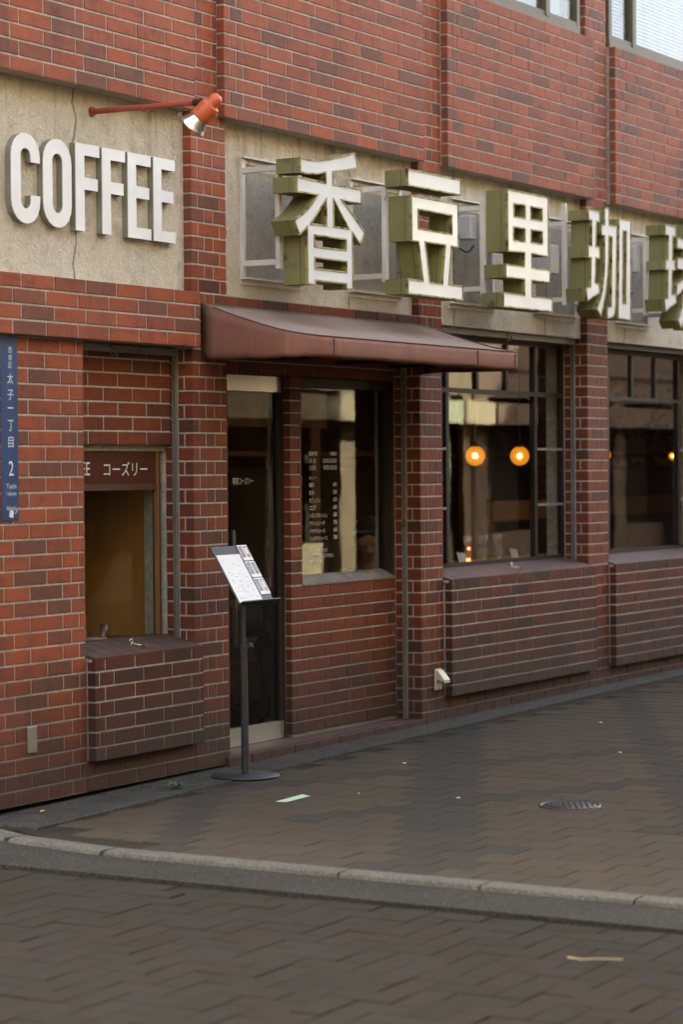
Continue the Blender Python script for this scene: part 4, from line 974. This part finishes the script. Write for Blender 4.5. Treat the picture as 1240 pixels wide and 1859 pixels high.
HALO = [glow('halo_shell', (1.0, .45, .08), .16, .22), glow('halo_core_shell', (1.0, .6, .2), .5, .3)]  # halo around the bulb, built as see-through emitting shells
BULB = emit_mat('lit_bulb', (1.0, .72, .36), 160.0)
def pendant(X, Y, Z, r, label):
    t = empty('pendant_lamp', (X, Y, Z-r), label, 'lamp', 'lit globe lamps hanging in the cafe')
    MB().sphere((X, Y, Z), r, 28, 18).build('globe', GLOBE.m, t); MB().sphere((X, Y, Z), r*(.22 if r > .04 else .12), 16, 10).build('bulb', BULB, t)
    for kk in range(3): MB().sphere((X, Y, Z), r*(.72, .55, .38)[kk], 20, 12).build('glow_shell', HALO[0 if kk < 2 else 1], t)  # not real glass: nested shells whose glow fades outward from the bulb
    MB().cyl((X, Y, Z+r-.004), (X, Y, Z+r+.03), .026, .018, 16).build('cap', DARKFRAME, t); MB().cyl((X, Y, Z+r+.03), (X, Y, 2.42), .004, .004, 6).build('cord', CABLE, t)
pendant(14.75, 1.0, 1.545, .067, 'amber globe lamp hanging behind the wide pane, further from the mullion'); pendant(15.44, 1.0, 1.545, .067, 'amber globe lamp hanging close beside the window mullion')
pendant(19.70, 1.6, 1.55, .034, 'small amber lamp glowing deep inside beyond the next window'); pendant(17.1, 1.1, 1.55, .06, 'amber lamp half hidden behind the brick pilaster')
# back of the room: cabinets, posts and a lighter soffit
bxo('back_bar', darkwall, bld, 13.0, 23.7, 3.2, 3.9, .02, 1.47); bxo('back_soffit', WOODBROWN, bld, 10.1, 23.7, 3.0, 4.5, 1.56, 1.60)
for X in (14.9, 17.4, 20.0): bxo('room_post', wallin, bld, X, X+.12, 2.4, 2.52, .02, 2.42)
bxo('dining_table_rail', WOODBROWN, bld, 16.8, 23.0, 1.9, 1.96, 1.05, 1.20)
# curtain pelmet over the door and tall side curtains
bxo('pelmet', simple('ochre_curtain', (.30, .14, .035), .85), bld, 10.95, 12.0, .55, .57, 1.70, 2.2)
# ---- two guests
SKIN = simple('skin', (.38, .21, .13), .5, 0, .06); HAIR = simple('black_hair', (.015, .012, .011), .45, 0, .3, 80)
def blob(name, parts, mat, parent, T, vox=.011):
    m = MB()
    for a, ra, b, rb in parts:
        a = Vector(a); b = Vector(b); m.sphere(a, ra, 14, 9, T=T); m.sphere(b, rb, 14, 9, T=T)
        if (a-b).length > 1e-4: m.cyl(a, b, ra, rb, 14, True, T=T)
    o = m.build(name, mat, parent); r = o.modifiers.new('Remesh', 'REMESH'); r.mode = 'VOXEL'; r.voxel_size = vox; r.use_smooth_shade = True
    sm = o.modifiers.new('Smooth', 'SMOOTH'); sm.factor = .5; sm.iterations = 3
    return o
def guest(X, Y, zh, ang, cloth, label, nod=.25):
    t = empty('person', (X, Y, .02), label, 'person'); seat = zh-.68
    T = Matrix.Translation((X, Y, 0)) @ Matrix.Rotation(ang, 4, 'Z')      # local +Y is forward
    H = Matrix.Translation((X, Y, 0)) @ Matrix.Rotation(ang, 4, 'Z') @ Matrix.Translation((0, .03, zh-.08)) @ Matrix.Rotation(-nod, 4, 'X') @ Matrix.Translation((0, 0, .08-zh))
    P = lambda x, y, z: (T.inverted() @ H) @ Vector((x, y, z))
    body = [((0, 0, seat+.10), .13, (0, .01, seat+.32), .12), ((0, .0, zh-.22), .06, P(0, .01, zh-.08), .05),
            (P(0, .005, zh+.03), .086, P(0, .02, zh-.04), .070), (P(0, .035, zh-.07), .042, P(0, .055, zh-.085), .030),
            (P(0, .09, zh+.005), .010, P(0, .107, zh-.022), .014), (P(-.035, .078, zh-.03), .02, P(.035, .078, zh-.03), .02),
            (P(-.022, .086, zh-.062), .008, P(.022, .086, zh-.062), .008), (P(-.04, .078, zh+.026), .014, P(.04, .078, zh+.026), .014)]
    for s in (-1, 1):
        body += [(P(s*.083, .0, zh+.008), .016, P(s*.083, -.004, zh-.022), .012),
                 ((s*.17, .0, zh-.27), .055, (s*.21, .07, zh-.48), .042), ((s*.21, .07, zh-.48), .040, (s*.10, .28, zh-.46), .030),
                 ((s*.10, .28, zh-.46), .028, (s*.085, .33, zh-.455), .034)]
        for f, (dx, L_) in enumerate(((-.024, .060), (-.008, .070), (.008, .066), (.024, .052))):
            a = (s*.085+dx, .345, zh-.452); b = (s*.085+dx*1.1, .345+L_*.6, zh-.458); c = (s*.085+dx*1.1, .345+L_, zh-.475)
            body += [(a, .009, b, .008), (b, .008, c, .007)]
        body += [((s*.085-s*.03, .325, zh-.45), .010, (s*.085-s*.055, .365, zh-.462), .008),
                 ((s*.09, .02, seat+.08), .085, (s*.11, .40, seat+.07), .062), ((s*.11, .40, seat+.07), .055, (s*.11, .38, .10), .040), ((s*.11, .38, .08), .038, (s*.12, .50, .055), .032)]
    blob('body', body, SKIN, t, T)
    jk = [((0, 0, seat+.10), .140, (0, .01, seat+.32), .140), ((-.15, 0, zh-.245), .068, (.15, 0, zh-.245), .068), ((0, .0, zh-.30), .13, (0, .0, zh-.23), .075)]
    for s in (-1, 1): jk += [((s*.17, .0, zh-.265), .066, (s*.21, .07, zh-.48), .053), ((s*.21, .07, zh-.48), .052, (s*.11, .265, zh-.46), .040)]
    blob('jacket', jk, cloth, t, T)
    tr_ = []
    for s in (-1, 1): tr_ += [((s*.09, .02, seat+.08), .096, (s*.11, .40, seat+.07), .073), ((s*.11, .40, seat+.07), .068, (s*.11, .385, .13), .052)]
    blob('trousers', tr_, DARKFRAME, t, T)
    hr = [(P(0, -.022, zh+.052), .090, P(0, -.03, zh+.0), .086), (P(-.05, .035, zh+.075), .042, P(.05, .035, zh+.075), .042), (P(0, -.045, zh-.05), .06, P(0, -.03, zh), .07)]
    for s in (-1, 1): hr.append((P(s*.072, .0, zh+.05), .026, P(s*.076, .005, zh+.012), .018))
    blob('hair', hr, HAIR, t, T)
    st = empty('stool', (X, Y, .02), 'dark wooden stool under the '+('guest behind the menu window' if X > 12 else 'guest behind the glass door'), 'stool')
    MB().cyl((X, Y, seat-.045), (X, Y, seat-.02), .17, .17, 20).build('seat', WOODDARK, st)
    for k in range(4):
        a = PI/4+k*PI/2; MB().cyl((X+.12*math.cos(a), Y+.12*math.sin(a), seat-.045), (X+.15*math.cos(a), Y+.15*math.sin(a), .02), .014, .012, 8).build('leg', WOODDARK, st)
guest(12.60, .62, 1.045, PI*.66, simple('charcoal_cloth', (.03, .032, .030), .85), 'guest in dark clothes looking down behind the menu window glass', .45)
guest(11.60, .60, 1.05, PI*.70, simple('dark_green_cloth', (.028, .033, .028), .85), 'guest in dark clothes seated behind the glass door', .15)

# ------------------------------------------------------------------ the other side of the street (seen mirrored in the glass), plus added light-blocking houses
def wg0(): return MATS.get('far_window') or simple('far_window', (.05, .06, .065), .08, 0, .2, 1)
def block(name, label, x0, x1, h, wall, trim, floors, bays, y=-8.2, depth=7, open_ground=True, wy=1.0):
    t = empty(name, ((x0+x1)/2, y, -.2), label, 'building', 'buildings across the street')
    gh = 2.7 if open_ground else 0
    if depth < 0:
        bxo('wall', wall, t, x0, x1, y, y-depth, -.6, h)
        bxo('parapet', trim, t, x0-.05, x1+.05, y-.12, y+.3, h-.25, h+.15)
        fh = h/floors
        for f in range(floors):
            for b in range(bays):
                bw = (x1-x0)/bays; a = x0+bw*(b+.2); c = x0+bw*(b+.8); z0 = f*fh
                w = MB().box(a, c, y-.03, y+.01, z0+.9, z0+fh*.75).build('window', trim, t); bxo('pane', wg0(), w, a+.06, c-.06, y-.036, y-.005, z0+.96, z0+fh*.75-.06)
        return t
    bxo('wall', wall, t, x0, x1, y-depth, y, gh-.25, h)
    bxo('parapet', trim, t, x0-.05, x1+.05, y-.3, y+.12, h-.25, h+.15)
    dk = MATS['shop_shadow'] if 'shop_shadow' in MATS else simple('shop_shadow', (.035, .03, .027), .5, 0, .4, 2)
    if open_ground:
        bxo('shop_recess', dk, t, x0+.1, x1-.1, y-depth, y-1.2, -.4, gh-.25); bxo('fascia', trim, t, x0, x1, y, y+.35, 2.05, 2.35)
        n = max(2, int((x1-x0)/2.2))
        for i in range(n+1):
            x = x0+.2+(x1-x0-.4)*i/n; bxo('pillar', wall, t, x-.2, x+.2, y-.5, y-.02, -.4, gh-.252)
        bxo('stall_riser', trim, t, x0+.4, x1-.4, y-.42, y-.2, -.4, .55)
    fh = (h-gh-.5)/floors
    wg = wg0()
    for f in range(floors):
        z0 = gh+.35+f*fh
        bxo('band', trim, t, x0-.01, x1+.01, y-.02, y+.05, z0-.22, z0-.08)
        for b in range(bays):
            bw = (x1-x0)/bays; a = x0+bw*(b+.18); c = x0+bw*(b+.82)
            w = MB().box(a, c, y-.01, y+.03, z0+.2, z0+fh*.72).build('window', trim, t)
            bxo('pane', wg, w, a+.06, (a+c)/2-.03, y+.005, y+.036, z0+.26, z0+fh*.72-.06); bxo('pane', wg, w, (a+c)/2+.03, c-.06, y+.005, y+.036, z0+.26, z0+fh*.72-.06)
    return t
cream = simple('cream_render', (.145, .12, .08), .85, 0, .12, 1.5); cream2 = simple('ivory_trim', (.26, .23, .16), .8, 0, .1, 2)
greyr = simple('grey_render', (.17, .155, .135), .85, 0, .15, 1.5); brownr = simple('brown_tile', (.09, .058, .042), .7, 0, .25, 4); sage = simple('sage_render', (.26, .29, .22), .8, 0, .15, 2)
block('corner_house', 'grey rendered house across the street facing the road', -14, 6.4, 9.4, greyr, cream2, 2, 5)
block('shop_house', 'cream shop house with ivory bands across the street', 6.6, 15.6, 8.4, cream, cream2, 2, 4)
block('tile_house', 'brown tiled house between the two cream shops', 15.8, 22.4, 8.0, brownr, greyr, 2, 3)
block('arcade_shop', 'cream two storey shop with open arcade across the street', 22.5, 26.4, 6.0, cream, cream2, 2, 3)
block('slim_house', 'narrow dark house with sage green trim wedged between shops', 26.42, 28.5, 6.2, brownr, sage, 2, 1)
block('ivory_shop', 'narrow ivory shop with a bright fascia across the street', 28.6, 29.4, 5.6, cream, cream2, 2, 1)
block('dark_house', 'long dark brown tiled house across the street', 29.5, 44, 5.8, brownr, brownr, 2, 4)
block('side_light_blocker', 'unseen grey house added on the side street corner to block light from the left', -16, -3.0, 11.0, greyr, cream2, 2, 4, y=12.0, depth=11, open_ground=False)  # added out of view, keeps skylight off the left-facing sides
block('row_sun_blocker', 'unseen grey house added in the cafe row to shade the shops opposite', 24.1, 31.7, 11.0, greyr, cream2, 3, 3, y=.1, depth=-8.0, open_ground=False)  # added to keep the sun off the shop fronts opposite
block('row_end_sun_blocker', 'unseen tall grey house added past the gap that lets sun onto the arcade shop', 40.0, 70, 11.0, greyr, cream2, 3, 8, y=.1, depth=-8.0, open_ground=False)  # added; the gap before it is shaped to pass a sunbeam
wh = empty('west_light_blocker', (-17, -2, -.2), 'unseen grey house added to close the street end and cut light from the left', 'building', 'buildings across the street')  # added out of view to block the open sky along the street
bxo('wall', greyr, wh, -26, -17, -9, 14, -.6, 11.0)
for f in range(3):
    for b in range(5): bxo('window', wg0(), wh, -17.02, -16.98, -7.5+b*4, -5.2+b*4, 1.2+f*3.4, 2.9+f*3.4)
